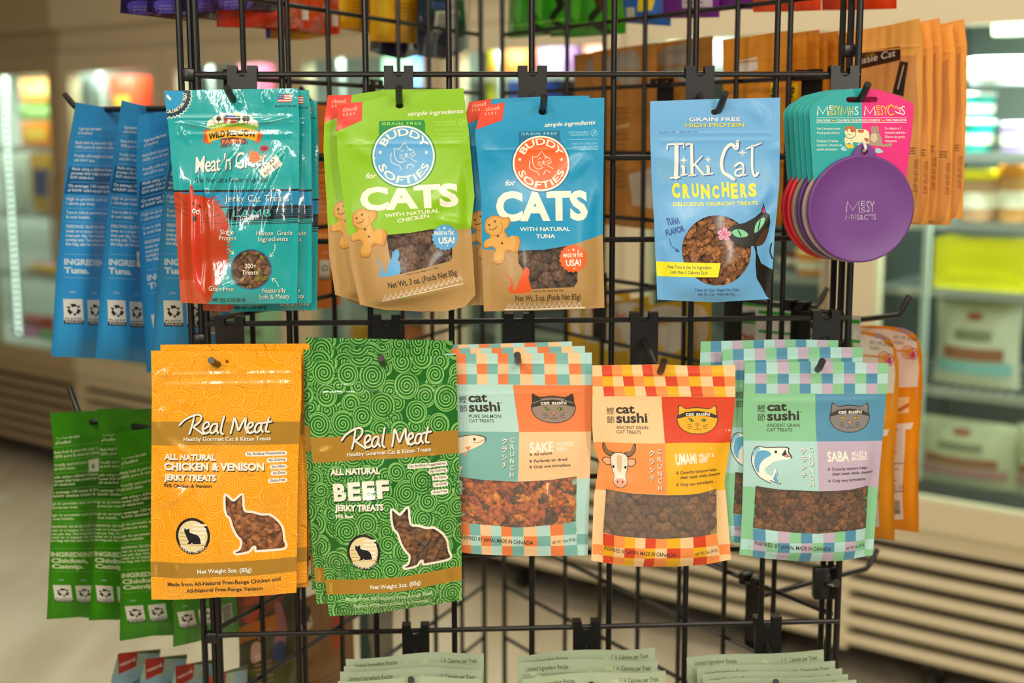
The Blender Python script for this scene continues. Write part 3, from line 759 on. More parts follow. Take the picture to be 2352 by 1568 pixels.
# ------------------------------------------------------------------ hooks
HOOKG = 'display hooks on the wire rack'
def hook(base, E, N, path, label, plate=.078):
    """base: point on the bar; path: picked points of the prong in the place"""
    r = thing('display_hook', label, 'hook', base, HOOKG)
    m = MB(); w = .0265
    q = base+N*.0066
    pts = [(-w/2, .0075), (-w/2+.0085, .0075), (-w/2+.0085, .0005), (-w/2+.0115, -.002), (w/2-.0115, -.002), (w/2-.0085, .0005), (w/2-.0085, .0075), (w/2, .0075), (w/2, -plate+.004), (w/2-.004, -plate), (-w/2+.004, -plate), (-w/2, -plate+.004)]
    m.prism(pts, q, E, Zv, N, .0022, BLACK)
    for sx in (-1, 1):
        c = q+E*(sx*(w/2-.00425)); m.box(c+Zv*.0065-N*.0042, (.0085, .0105, .0022), BLACK, X=E, Y=N); m.box(c+Zv*.002-N*.0094, (.0085, .002, .0105), BLACK, X=E, Y=N)
    m.build('mount_plate', r, loc=base)
    m = MB(); m.tube(path, .0031, BLACK, n=14); m.build('prong', r, loc=base)
    return r
def fhook(pxbar, j, pierce, tip, Lb, label):
    bar = PC+EF*0; b = hit(pxbar, 300 if j == 0 else (740 if j == 3 else 1440), PC, NF); b = PC+EF*((b-PC).dot(EF)); b.z = zrow(j)
    p = front(*pierce, Lb); t = front(*tip, Lb+.017); root = b-Zv*.019+NF*.008
    bend = p-NF*.012; bend.z = p.z-.001
    path = [root, root+(bend-root)*.5, bend]+[Vector(q) for q in catmull([bend, p-NF*.002+Zv*.001, p+(t-p)*.4, t], k=4)[1:]]
    return hook(b, EF, NF, path, label)
LB = .085
fhook(563, 0, (537, 233), (521, 201), LB, 'hook through the teal lamb jerky pouches, top left')
fhook(918, 0, (917, 238), (916, 201), LB, 'hook through the lime green chicken treat pouches')
fhook(1222, 0, (1247, 252), (1250, 222), LB, 'hook through the bright blue tuna treat pouches')
fhook(1602, 0, (1650, 258), (1666, 214), LB, 'hook through the light blue tuna cruncher pouch')
fhook(1930, 0, (1975, 232), (1994, 193), LB+.004, 'hook through the can cover cards at the top right')
fhook(530, 3, (500, 840), (485, 827), LB, 'hook through the orange chicken and venison pouches')
fhook(888, 3, (880, 838), (875, 822), LB+.002, 'hook through the green beef jerky pouches')
fhook(1190, 3, (1191, 832), (1188, 815), LB, 'hook through the salmon checkered pouches')
fhook(1477, 3, (1516, 858), (1525, 829), LB, 'hook through the red and yellow checkered beef pouch')
fhook(1893, 3, (1878, 852), (1889, 829), LB+.004, 'hook through the green and blue checkered mackerel pouches')
fhook(955, 7, (945, 1575), (944, 1560), LB, 'hook above the left stack of mint pouches at the bottom')
fhook(1345, 7, (1360, 1590), (1358, 1572), LB, 'hook above the middle stack of mint pouches at the bottom')
fhook(1760, 7, (1782, 1582), (1782, 1566), LB, 'hook above the right stack of mint pouches at the bottom')
def shook(C_, E, N, q, j, L, label, lift=.02, drop=.019):
    b = C_+E*q; b = Vector((b.x, b.y, zrow(j))); r = b-Zv*drop+N*.008; e = b+N*(L-.018)-Zv*drop
    return hook(b, E, N, [r, r+(e-r)*.5, e, e+N*.006+Zv*.004, e+N*.018+Zv*lift], label)
def phook(C_, E, N, px, py, L, Lt, label, lift=.02):
    """a hook whose prong passes the picked point of the plane L outside the panel"""
    P = hit(px, py, C_+N*L, N); q = (P-C_).dot(E); j = 0
    while zrow(j+1) > P.z+.012: j += 1
    return shook(C_, E, N, q, j, Lt, label, lift, zrow(j)-P.z)
phook(CL, EL, NL, 182, 252, .20, .218, 'hook on the left side holding the blue tuna pouches', .016)
phook(CL, EL, NL, 210, 968, .185, .212, 'hook on the left side holding the green catnip pouches', .034)
shook(CL, EL, NL, .33, 0, .10, 'hook on the left side holding the orange pouch')
shook(CL, EL, NL, .30, 7, .10, 'hook on the left side holding the olive brown pouch')
shook(CL, EL, NL, .45, 7, .10, 'hook on the left side holding the kraft brown pouch')
shook(CR, ER, NR, .055, 0, .15, 'hook on the right side holding the orange jerky pouches', .001)
shook(CR, ER, NR, .06, 3, .17, 'hook on the right side holding the orange and white tube pouches')
shook(CR, ER, NR, .28, 0, .15, 'hook on the right side holding the kraft pouches')
shook(CR, ER, NR, .40, 3, .15, 'hook on the right side holding the yellow pouches')
shook(CR, ER, NR, .16, 3, .15, 'hook on the right side holding the white and green pouches')
shook(CR, ER, NR, .115, 7, .20, 'empty hook at the lower right, pointing past the rack corner')
shook(CR, ER, NR, .27, 6, .20, 'empty hook at the lower right, behind the wires')
# ------------------------------------------------------------------ printed treat pouches on the front panel
def pouch(name, label, group, hang, L, K, left, right, top, bot, n=None, cat='treat pouch', **kw):
    P0 = hit(hang[0], hang[1], PC+NF*L, NF)
    root = thing(name, label, cat, P0, group)
    return root, Sheet(P0, n or NF, left, right, top, bot, K, **kw)
def rot2(n, deg): return Matrix.Rotation(math.radians(deg), 3, 'Z') @ n
def restack(root, label, dL, dx=0, dz=0, tilt=0, yaw=0, group=None, N=None, E=None):
    """another pouch of the same kind further back on the hook"""
    N = N or NF; E = E or EF
    q = Matrix.Rotation(math.radians(tilt), 4, N) @ Matrix.Rotation(math.radians(yaw), 4, 'Z')
    return dup(root, Vector(root.location)-N*dL+E*dx+Zv*dz, label=label, group=group, rot=q.to_euler())
INK, OFFW = '#1d1a18', '#f3ecdc'
# ---------------- teal lamb jerky pouch
K1 = (100, 180, 2.903)
g1 = 'teal lamb jerky pouches'
r, s = pouch('treat_pouch', 'glossy teal cat jerky pouch with a red cat and white best-by sticker, foremost', g1, (537, 230), LB, K1,
  [(803, 83), (832, 316), (870, 760), (915, 1495)], [(1695, 66), (1706, 306), (1704, 740), (1690, 1500)], [(803, 83), (1250, 72), (1695, 66)], [(915, 1495), (1100, 1500), (1690, 1500)],
  base='#14a3a6', fin='gloss', puff=.009, t0=.17, cell=.0023, wav=.0007, seed=4, crease=2.4, zips=((.135, .0007, .0012), (.155, .0007, .0012), (.21, .0005, .0016)),
  folds=[((1060, 590), (1130, 1060), .0016, .0012), ((1290, 480), (1190, 640), .0022, .0016), ((1200, 620), (1110, 780), .0025, .0016), ((1275, 680), (1275, 1000), .0015, .0012), ((1420, 600), (1320, 890), .0018, .0014),
   ((1590, 510), (1420, 860), .0016, .0012), ((1270, 1000), (1230, 1160), .0014, .001), ((1600, 480), (1480, 640), .0018, .0012), ((990, 710), (1010, 1480), .004, .0016), ((1060, 800), (1085, 1480), .003, -.0014),
   ((1540, 750), (1470, 1100), .003, .001), ((930, 300), (1150, 330), .0014, .0009), ((1150, 330), (1400, 280), .0013, .0008), ((1400, 300), (1620, 270), .0014, .0009), ((1270, 100), (1300, 170), .002, .0012), ((1480, 90), (1500, 170), .0018, .001), ((1340, 1340), (1130, 1430), .002, .001), ((900, 300), (960, 420), .0015, .0008)])
s.P([(855, 752), (1706, 738), (1704, 850), (858, 860)], '#0f86b6', 1)
for y, w, x0 in ((746, 10, 862), (752, 4, 868), (852, 9, 1180), (945, 5, 1235), (957, 4, 1300), (966, 5, 1240)): s.S([(x0, y+4), (1400, y), (1706, y-6)], w, INK, 2)
s.P([(1235, 868), (1300, 856), (1704, 850), (1704, 930), (1500, 936), (1260, 944), (1222, 920)], '#101c22', 1.5)
for y in (872, 885, 899, 914): s.S([(1540, y), (1704, y-4)], 3, '#0f6f92', 2)
s.P([(862, 775), (960, 768), (1090, 790), (1180, 850), (1228, 930), (1250, 1010), (1222, 1110), (1238, 1200), (1200, 1300), (1150, 1400), (1095, 1500), (905, 1500), (880, 1000)], '#b83c12', 2, True)
for i in range(26):
    a = i/25; x = 1100+145*math.sin(math.pi*min(1, a*.8+.1)); y = 800+a*620
    s.P([(x-30, y-8), (x+22+8*(i % 3), y-14), (x-20, y+14)], '#b83c12', 2.1)
s.P([(968, 800), (978, 740), (990, 702), (1004, 742), (1012, 795), (1050, 790), (1068, 800), (1062, 900), (1050, 960), (1060, 1100), (1055, 1300), (1085, 1490), (985, 1490), (1010, 1290), (990, 1100), (975, 960)], '#cc371a', 2.5, True)
s.P([(905, 1345), (1010, 1335), (1095, 1500), (915, 1500)], '#c2552f', 2.6)
for x, y in ((1008, 881), (1032, 889)): s.C(x, y, 11, 15, '#f4efe2', 3); s.C(x+1, y+2, 5, 7, INK, 3.2)
s.C(1015, 932, 11, 22, '#241a1a', 3); s.S([(1000, 900), (1000, 960), (1008, 992), (1022, 985)], 3, '#5a1a10', 3); s.C(1000, 835, 6, 9, '#a83018', 3)
s.S([(995, 832), (1012, 840)], 9, '#3a1712', 3); s.S([(1035, 842), (1048, 860)], 9, '#3a1712', 3)
for q in ([(960, 850), (880, 770)], [(965, 880), (870, 830)], [(955, 912), (872, 860)], [(1060, 900), (1180, 815)], [(1065, 925), (1200, 850)], [(1055, 958), (1195, 962)], [(1060, 940), (1190, 905)]): s.S(q, 2.5, '#22120f', 3)
# badge in the corner
s.P([(800, 80)]+circ(835, 110, 150, n=20, a0=-15, a1=105)+[(800, 265)], '#0d3c4c', 1)
s.P([(800, 80)]+circ(835, 110, 100, n=20, a0=-15, a1=105)+[(800, 200)], '#1697c9', 1.5)
zz = []
for i in range(23): a = math.radians(-12+i*5); q = 158 if i % 2 else 146; zz.append((835+q*math.cos(a), 110+q*math.sin(a)))
s.S(zz, 7, OFFW, 2, smooth=False)
s.W('1', 843, 148, 855, 138, 40, OFFW, .06, 3); s.arc('CALORIE PURR TREAT', 835, 110, 122, 98, -8, 22, OFFW, .03, 3, inside=True)
# flag
for k in range(7): s.R(1562, 104+k*8, 1656, 112+k*8, '#b8473e' if k % 2 == 0 else '#e9e2d6', 2)
s.R(1562, 104, 1606, 136, '#3b5a8c', 2.5)
for k in range(8): s.C(1568+(k % 4)*11, 112+(k//4)*14, 2.5, 2.5, '#e9e2d6', 3, n=8)
s.W('MADE IN THE USA', 1545, 192, 1690, 190, 12, '#0b3038', .02)
# maker's emblem
for x, y, q in ((1125, 305, 34), (1160, 280, 34), (1200, 262, 34), (1320, 265, 36), (1365, 275, 34), (1400, 305, 32), (1250, 262, 30)): s.C(x, y, q, q, '#ece6d8', 2)
s.C(1283, 248, 26, 24, '#e8b72a', 2.2); s.P([(1090, 330), (1180, 300), (1300, 296), (1400, 312), (1432, 335), (1250, 345)], '#7fae2c', 2.5, True)
for x in (1168, 1300, 1340, 1362): s.C(x, 268, 15, 18, '#26392c', 2.6); s.S([(x, 280), (x, 304)], 4, '#3a2a1c', 2.5)
s.P([(1196, 262), (1215, 242), (1280, 246), (1292, 268)], '#214f8c', 2.8); s.R(1202, 264, 1288, 300, '#9c3b2a', 2.7); s.R(1228, 272, 1246, 300, '#e9dcc0', 2.9)
s.P([(1068, 345), (1100, 338), (1150, 372), (1110, 440), (1064, 425)], '#c9541f', 2.6); s.P([(1400, 372), (1445, 345), (1462, 372), (1440, 430), (1408, 428)], '#c9541f', 2.6)
s.P([(1085, 352), (1180, 326), (1300, 322), (1400, 340), (1432, 352), (1420, 418), (1330, 396), (1200, 396), (1100, 428)], '#e5ab1e', 3)
def bend(T):
    T = T.copy(); x = (T[:, :, 0]-1262)/160; T[:, :, 1] += 20*x*x-6; return T
s.W('WILD MEADOW', 1104, 398, 1416, 384, 44, '#1c1712', .035, f=bend)
s.P([(1180, 405), (1260, 392), (1345, 402), (1352, 436), (1265, 434), (1190, 452)], '#6e2016', 3.2); s.W('FARMS', 1192, 438, 1338, 426, 28, '#e07a2a', .02)
s.W('PREMIUM CAT TREATS', 1182, 466, 1365, 436, 16, '#123238', .02)
# title
s.W("Meat 'n Greet", 1015, 632, 1492, 582, 108, '#e8e4da', .012, 4, .22, .92, sh=(4, 6), shc='#0b4d55')
s.W('Give Your Cat a Reason to Say Hello!', 1014, 694, 1514, 690, 34, '#0e3b42', .012, 4, .3)
s.P([(1372, 500), (1388, 470), (1400, 488), (1425, 486), (1440, 500), (1446, 540), (1420, 560), (1372, 556)], '#e5761f', 4.5); s.S([(1440, 545), (1468, 520), (1462, 505)], 8, '#e5761f', 4.4); s.S([(1462, 510), (1470, 470)], 4, '#2c6a3a', 4.4)
for k in range(6): a = k*math.pi/3; s.C(1472+16*math.cos(a), 466+11*math.sin(a), 15, 11, '#c23a48', 4.6)
s.S([(1388, 505), (1398, 503)], 4, INK, 4.8); s.S([(1415, 505), (1425, 505)], 4, INK, 4.8); s.S([(1375, 530), (1440, 530)], 5, '#b9540f', 4.7); s.S([(1375, 545), (1440, 545)], 5, '#b9540f', 4.7)
s.W('Jerky Cat Treats', 1215, 820, 1638, 818, 44, OFFW, .0, 4, space=1.15, sh=(4, 5), shc='#12303c')
s.W('LAMB', 1275, 918, 1524, 916, 46, '#2fb9ba', .0, 4, space=1.1)
for t, x0, y, x1 in (('Single', 1188, 1034, 1280), ('Protein', 1180, 1074, 1294), ('Human  Grade', 1428, 1042, 1660), ('Ingredients', 1440, 1082, 1632), ('Grain Free', 1112, 1408, 1280), ('Naturally', 1468, 1424, 1618), ('Soft & Meaty', 1444, 1466, 1642)):
    s.W(t, x0, y, x1, y, 30, OFFW, .0, 4, sh=(3, 4), shc='#0b4d55')
s.W('NET WT. 2 OZ (56 G)', 1135, 1482, 1352, 1482, 24, '#0d2226', .03)
for q, h in (([(1240, 1130), (1262, 1150), (1278, 1165)], (1278, 1166, 40)), ([(1548, 1100), (1545, 1140), (1520, 1180)], (1516, 1184, 130)), ([(1186, 1360), (1205, 1330), (1246, 1320)], (1248, 1318, -10)), ([(1570, 1385), (1555, 1350), (1530, 1330)], (1528, 1328, 220))):
    s.S(q, 4, OFFW, 4)
    for da in (-145, 145): a = math.radians(h[2]+da); s.S([(h[0], h[1]), (h[0]+24*math.cos(a), h[1]+24*math.sin(a))], 4, OFFW, 4)
s.ring(1392, 1266, 138, 136, 10, '#1478a8', 1.2)
w = s.window(circ(1392, 1266, 130, 128, 44))
s.W('200+', 1352, 1258, 1428, 1258, 30, OFFW, 0, 4); s.W('Treats', 1332, 1300, 1440, 1300, 30, OFFW, 0, 4)
s.cur = 'best_by_sticker'
s.P([(1432, 612), (1556, 508), (1594, 574), (1474, 664)], '#eee9dd', 5.5)
s.W('BEST BY', 1482, 645, 1570, 582, 22, '#55504a', .02, 6.2)
s.W('254', 1450, 612, 1494, 580, 26, '#3a3632', .02, 6.2, space=1.1); s.W('30', 1512, 578, 1548, 552, 24, '#3a3632', .02, 6.2)
s.cur = None
s.build(r, winfilm=film(.02))
s.treats(r, w, .0042, ['#6b4526', '#8a5a2c', '#4c2f1c', '#7a6a2a'], 'shard', fin='jerky', seed=5)
restack(r, 'teal jerky pouch second on its hook, its edge showing right of the front one', .013, .0085, -.002, 1.0, -2)
restack(r, 'teal jerky pouch third on its hook, furthest back at the far right edge', .026, .0135, -.010, .3, 2)

# ---------------- lime and blue soft treat pouches
K2 = (740, 180, 2.8)
def star(s, x, y, q, col, l=4): s.P(starp(x, y, q), col, l)
def cookie(s, M_, l):
    """gingerbread figure; M_ maps from the lime pouch's picture"""
    f = lambda P: [M_(p) for p in P]
    body = [(192, 905), (205, 860), (250, 836), (295, 842), (318, 848), (345, 845), (357, 868), (348, 900), (322, 930), (335, 960), (352, 985), (395, 965), (420, 990), (415, 1040), (395, 1072), (350, 1062), (325, 1080), (322, 1110), (308, 1140), (275, 1152), (248, 1140), (250, 1110), (268, 1070), (240, 1040), (195, 1050), (183, 1025), (195, 1000), (225, 985), (225, 965), (200, 945)]
    s.P(f(body), '#a9692a', l, True); c = (275, 990); s.P(f([(c[0]+(x-c[0])*.955-1, c[1]+(y-c[1])*.965-3) for x, y in body]), '#d09440', l+.4, True)
    s.P(f([(c[0]+(x-c[0])*.80-2, c[1]+(y-c[1])*.86-6) for x, y in body]), '#dca650', l+.8, True)
    s.S(f([(205, 940), (245, 965), (285, 955), (305, 920), (300, 880)]), 4, '#b3752f', l+1.2)
    for x, y in ((222, 898), (258, 874)): s.P(f(circ(x, y, 7, 8, 12)), '#6a3a16', l+1.2)
    s.S(f([(222, 925), (240, 928), (262, 918), (268, 905)]), 6, '#8f5520', l+1.2); s.P(f(circ(277, 968, 8, 8, 12)), '#6a3a16', l+1.2); s.P(f(circ(303, 1013, 8, 8, 12)), '#6a3a16', l+1.2)
def buddy(s, A, body, kraft, lab, disc, cat, wave, win, flavour, acc):
    """A: affine from the lime pouch's picture coordinates (x0,y0,scale x,scale y)"""
    q = lambda x, y: (A[0]+x*A[2]+y*A[4], A[1]+y*A[3]+x*A[5])
    qs = lambda P: [q(*p) for p in P]
    s.P(wave, kraft, 1)
    s.P(qs([(365, 282), (372, 274), (652, 268), (660, 280), (668, 440), (366, 440)]), lab, 2)
    s.W('GRAIN FREE', *q(384, 300), *q(636, 297), 17, cat, .012, space=1.25)
    c = q(524, 500); R = 196*A[2]
    s.C(c[0], c[1], R+13, R+9, lab, 2.3, 56); s.C(c[0], c[1], R+4, R, OFFW, 2.6, 56); s.C(c[0], c[1], R-7, R-11, disc, 2.9, 56)
    s.arc('BUDDY', c[0], c[1], R*.67, 208, 336, R*.24, OFFW, .02, 4); s.arc('SOFTIES', c[0], c[1], R*.90, 160, 18, R*.24, OFFW, .02, 4, inside=True)
    for x in (-150, 146): star(s, c[0]+x*A[2], c[1]-25, 15*A[2], OFFW, 4)
    k = A[2]; L = lambda P: [(c[0]+(x-524)*k, c[1]+(y-500)*k) for x, y in P]
    s.S(L([(462, 452), (470, 510), (500, 540), (540, 528)]), 4, OFFW, 4); s.S(L([(462, 452), (495, 455), (530, 412), (552, 448), (585, 462), (598, 492), (570, 515), (608, 536)]), 4, OFFW, 4, smooth=False)
    s.S(L([(445, 480), (442, 530), (470, 552), (498, 562), (510, 588)]), 4, OFFW, 4); s.S(L([(542, 580), (552, 556), (572, 552), (590, 568)]), 4, OFFW, 4)
    for P in ([(505, 472), (516, 460), (526, 470)], [(548, 466), (558, 456), (568, 466)], [(530, 490), (540, 500), (548, 486)], [(510, 515), (526, 518), (540, 500), (560, 512)], [(498, 490), (520, 492)], [(496, 508), (518, 502)], [(560, 490), (582, 478)], [(562, 500), (586, 494)]): s.S(L(P), 3.2, OFFW, 4)
    s.P(L([(532, 484), (548, 480), (542, 494)]), OFFW, 4)
    s.W('simple ingredients', *q(548, 242), *q(912, 222), 27, OFFW, .008, 4, .28, .9)
    for t, x0, y in (('SUSTAINABLE', 722, 288), ('PACKAGING', 735, 306)): s.W(t, *q(x0, y), *q(862, y-4), 12.5, cat, .012)
    s.ring(*q(900, 284), 24*k, 24*k, 3, cat, 3); s.S(qs([(888, 300), (900, 284), (914, 270)]), 3, cat, 3); s.S(qs([(892, 286), (902, 272), (914, 270), (908, 288), (892, 292)]), 2.5, cat, 3)
    s.S(qs([(726, 332), (930, 328)]), 2.5, cat, 3)
    for t, x0, y in (('FREE OF CORN, SOY,', 743, 368), ('ARTIFICIAL COLORS', 748, 390), ('AND FLAVORS', 800, 410)): s.W(t, *q(x0, y), *q(930, y-4), 11.5, cat, .012)
g2 = 'lime green chicken treat pouches'
r, s = pouch('treat_pouch', 'lime green soft chicken treat pouch with a blue round emblem, front of its hook', g2, (917, 240), LB, K2,
  [(103, 165), (92, 330), (100, 520), (150, 900), (185, 1200), (243, 1455)], [(908, 62), (930, 250), (942, 330), (980, 760), (957, 960), (986, 1394)],
  [(103, 165), (258, 150), (480, 98), (700, 80), (908, 62)], [(243, 1455), (400, 1488), (640, 1500), (800, 1498), (920, 1468), (986, 1394)],
  base='#88bf0e', back='#b58f57', fin='satin', puff=.012, t0=.2, wav=.0007, seed=9, zips=((.245, .0004, .0012),), bulge=.8,
  folds=[((750, 900), (930, 940), .004, .002), ((700, 820), (850, 700), .006, .0015), ((200, 420), (330, 520), .006, .0012), ((140, 350), (90, 330), .003, .0008), ((930, 500), (960, 950), .006, -.002), ((250, 1450), (910, 1330), .0035, .0016), ((300, 1490), (960, 1420), .012, -.004)])
q0 = (0, 0, 1, 1, 0, 0)
buddy(s, q0, '#93c713', '#b58f57', '#15893b', '#58a6dc', '#a6e85a', [(60, 1010), (200, 1008), (420, 1000), (560, 990), (700, 965), (850, 970), (970, 962), (1200, 960), (1200, 1700), (0, 1700), (0, 1010)], None, 'CHICKEN', '#58a6dc')
s.P([(95, 172), (105, 166), (258, 150), (256, 270), (92, 342)], '#e0351c', 2)
s.W('cloud', 133, 214, 222, 204, 26, '#f5c9b4', 0, 4); s.W('star.', 134, 242, 230, 232, 24, '#f5c9b4', 0, 4, space=1.5)
s.W('for', 282, 644, 354, 640, 34, OFFW, .02, 4, .25)
s.W('CATS', 248, 852, 880, 822, 150, OFFW, .045, 2.1)
s.W('WITH NATURAL', 408, 893, 755, 858, 24, OFFW, .02); s.W('CHICKEN', 486, 926, 690, 892, 25, OFFW, .02)
w = s.window([(415, 1002), (560, 990), (700, 966), (835, 968), (836, 1150), (820, 1172), (500, 1250), (505, 1170), (440, 1160)])
cookie(s, lambda p: p, 4)
s.P(starp(790, 1018, 86, 18, .9), '#58a6dc', 4); 
for x, y, z in ((750, 964, 7), (786, 960, 11), (822, 972, 7), (806, 1072, 7)): star(s, x, y, z, OFFW, 5)
s.W('MADE IN THE', 722, 1004, 846, 1004, 24, OFFW, .02, 5); s.W('USA!', 750, 1060, 852, 1056, 40, OFFW, .03, 5)
CATP = [(452, 1108), (462, 1112), (472, 1095), (492, 1098), (498, 1130), (490, 1160), (502, 1200), (498, 1248), (380, 1268), (368, 1240), (382, 1215), (372, 1180), (352, 1168), (362, 1162), (382, 1180), (395, 1220), (390, 1245), (412, 1240), (428, 1190), (452, 1140)]
s.P(CATP, '#58a6dc', 4, True, k=3)
s.W('Treats for Cats / Régals Pour Chats', 534, 1260, 748, 1214, 11, '#4a3a24', .01); s.W('Net Wt. 3 oz. (Poids Net 85g', 430, 1342, 868, 1262, 38, '#3a2f22', .015)
for i in range(15):
    x = 392+i*34; y = 1424-i*8.6
    for dx in (0, 9): s.S([(x+dx*.6, y-2), (x+18, y-42+dx*1.5), (x+34-dx*.6, y-8)], 2.6, OFFW, 3, smooth=False)
s.S([(384, 1426), (640, 1368), (905, 1318)], 5, OFFW, 3)
s.hole(497, 175, 27, 18)
s.build(r, winfilm=film(.02))
s.treats(r, w, .0074, ['#5d4638', '#6d5342', '#4b382e'], 'nugget', seed=7)
restack(r, 'lime green chicken pouch behind the front one, its left edge and cookie showing', .016, -.010, .004, -4.2, 3)
restack(r, 'lime green chicken pouch furthest back, only its kraft bottom edge showing', .032, -.004, -.003, -3.0, -1)
g3 = 'bright blue tuna treat pouches'
r, s = pouch('treat_pouch', 'bright blue soft tuna treat pouch with an orange round emblem, front of its hook', g3, (1247, 254), LB, K2,
  [(1030, 178), (985, 340), (988, 420), (1022, 760), (1028, 1100), (1040, 1498)], [(1815, 124), (1812, 340), (1808, 700), (1805, 1000), (1815, 1474)],
  [(1030, 178), (1175, 155), (1300, 148), (1560, 130), (1815, 124)], [(1040, 1498), (1400, 1490), (1815, 1474)],
  base='#0d92c2', back='#b08a52', fin='satin', puff=.011, t0=.2, wav=.0006, seed=12, zips=((.24, .0004, .0012),), bulge=.8, folds=[((1720, 480), (1560, 640), .007, .0016), ((1750, 700), (1700, 900), .006, .001), ((1040, 420), (1120, 520), .006, .001)])
a3 = (1407-524*.905, 546-500*.905, .905, .905, 0, .0)
buddy(s, a3, '#0d92c2', '#b08a52', '#0b6d96', '#e85e1c', '#8fd6ea', [(960, 1100), (1030, 1098), (1200, 1105), (1420, 1096), (1600, 1066), (1720, 1030), (1850, 990), (1900, 1700), (900, 1700)], None, 'TUNA', '#e85e1c')
s.P([(1030, 178), (1175, 155), (1158, 268), (985, 330)], '#e0421c', 2)
s.W('cloud', 1052, 212, 1140, 198, 25, '#f5c9b4', 0, 4); s.W('star.', 1048, 238, 1138, 226, 23, '#f5c9b4', 0, 4, space=1.5)
s.W('for', 1178, 690, 1246, 684, 34, OFFW, .02, 4, .25)
s.W('CATS', 1118, 916, 1706, 910, 190, OFFW, .045, 2.1)
s.W('WITH NATURAL', 1268, 978, 1590, 976, 25, OFFW, .02); s.W('TUNA', 1372, 1024, 1494, 1022, 26, OFFW, .02)
w = s.window([(1255, 1102), (1420, 1096), (1560, 1074), (1636, 1100), (1636, 1300), (1612, 1335), (1310, 1345), (1300, 1240), (1258, 1180)])
cookie(s, lambda p: (p[0]+(852)*1.0+.0*p[1], p[1]+44) , 4)
s.P(starp(1608, 1152, 92, 18, .9), '#e85e1c', 4)
for x, y, z in ((1578, 1100, 7), (1610, 1096, 11), (1640, 1104, 7), (1614, 1216, 7)): star(s, x, y, z, OFFW, 5)
s.W('MADE IN THE', 1546, 1146, 1670, 1142, 26, OFFW, .02, 5); s.W('USA!', 1562, 1202, 1660, 1198, 42, OFFW, .03, 5)
s.P([(x+830, y+108-(x-430)*-.12) for x, y in CATP], '#e2551d', 4, True, k=3)
s.W('Treats for Cats / Régals Pour Chats', 1345, 1364, 1548, 1360, 11, '#4a3a24', .01); s.W('Net Wt. 3 oz. (Poids Net 85g)', 1240, 1424, 1656, 1416, 38, '#3a2f22', .015)
for i in range(15):
    x = 1186+i*32; y = 1478-i*.8
    for dx in (0, 9): s.S([(x+dx*.6, y-2), (x+17, y-42+dx*1.5), (x+32-dx*.6, y-2)], 2.6, OFFW, 3, smooth=False)
s.S([(1176, 1484), (1430, 1478), (1686, 1470)], 8, OFFW, 3)
s.hole(1420, 212, 30, 24)
s.build(r, winfilm=film(.03))
s.treats(r, w, .0074, ['#55402f', '#654b3b', '#44332a'], 'nugget', seed=8)
restack(r, 'bright blue tuna pouch behind the front one, its left edge showing', .016, -.011, .003, -.8, 3)

# ---------------- light blue cruncher pouch
K3 = (1460, 180, 2.904)
r, s = pouch('treat_pouch', 'light blue crunchy tuna treat pouch with black cat and round window, alone on its hook', None, (1650, 258), LB, K3,
  [(97, 152), (96, 345), (105, 640), (120, 900), (145, 1475)], [(965, 128), (962, 320), (958, 700), (925, 1060), (915, 1250), (898, 1472)],
  [(97, 152), (500, 138), (965, 128)], [(145, 1475), (520, 1490), (700, 1480), (898, 1472)],
  base='#68abdf', fin='satin', puff=.012, t0=.2, wav=.0005, seed=21, zips=((.17, .0003, .001), (.205, .0004, .0014),), bulge=.85,
  folds=[((890, 750), (770, 880), .005, .0016), ((930, 840), (860, 1000), .005, .001), ((180, 1060), (220, 1300), .006, .0012), ((760, 160), (880, 260), .003, .0008), ((740, 190), (850, 290), .003, .0008), ((1020, 450), (900, 480), .004, .001), ((140, 520), (300, 560), .006, .001)])
s.R(140, 548, 900, 700, '#72b0dd', .6)
s.W('GRAIN FREE', 356, 286, 700, 284, 25, '#e6e9ea', .02, 4, sh=(3, 2), shc='#2a5fa6'); s.W('HIGH PROTEIN', 330, 326, 726, 322, 26, '#e0d71e', .02, 4, sh=(3, 2), shc='#2a5fa6')
s.W('TEAR HERE TO OPEN', 155, 366, 266, 362, 10, '#2e5fa8', 0); s.W('PRESS CLOSED TO SEAL', 292, 362, 418, 360, 10, '#2e5fa8', 0)
SH = '#3564ad'
def tk(P, w, sm=True):
    s.S([(x+8, y+6) for x, y in P], w, SH, 3, smooth=sm); s.S(P, w, '#eceae2', 4, smooth=sm)
tk([(208, 470), (214, 440), (318, 436), (320, 462)], 13, False); tk([(272, 440), (268, 660)], 28, False); tk([(232, 664), (290, 658)], 12, False)
tk([(310, 586), (318, 588), (318, 640)], 20, False); tk([(300, 644), (340, 640)], 10, False)
tk([(340, 440), (372, 436), (374, 644)], 20, False); tk([(352, 648), (400, 642)], 10, False); tk([(375, 590), (440, 520)], 11, False); tk([(392, 572), (450, 640)], 15, False)
tk([(476, 586), (482, 588), (482, 634)], 20, False); tk([(462, 640), (512, 634)], 10, False)
tk([(680, 420), (672, 470), (640, 440), (600, 470), (572, 550), (580, 620), (620, 650), (652, 672)], 22)
tk([(660, 586), (690, 564), (715, 580), (715, 644)], 15); tk([(714, 600), (672, 612), (662, 640), (690, 650), (718, 630)], 13); tk([(718, 645), (736, 640)], 10, False)
tk([(778, 450), (776, 600), (792, 650), (815, 630)], 16); tk([(738, 470), (836, 432)], 11, False)
for x, y, z in ((318, 545, 30), (482, 540, 28), (712, 495, 32)): s.P(starp(x, y, z, 4, .22), '#eceae2', 5); s.P(starp(x, y, z*.6, 4, .25, -45), '#eceae2', 5)
s.W('®', 814, 452, 836, 450, 16, SH)
cr = 'CRUNCHERS'; xs_ = [242, 312, 372, 432, 506, 570, 630, 694, 748]; ws_ = [52, 46, 46, 58, 46, 50, 48, 46, 56]
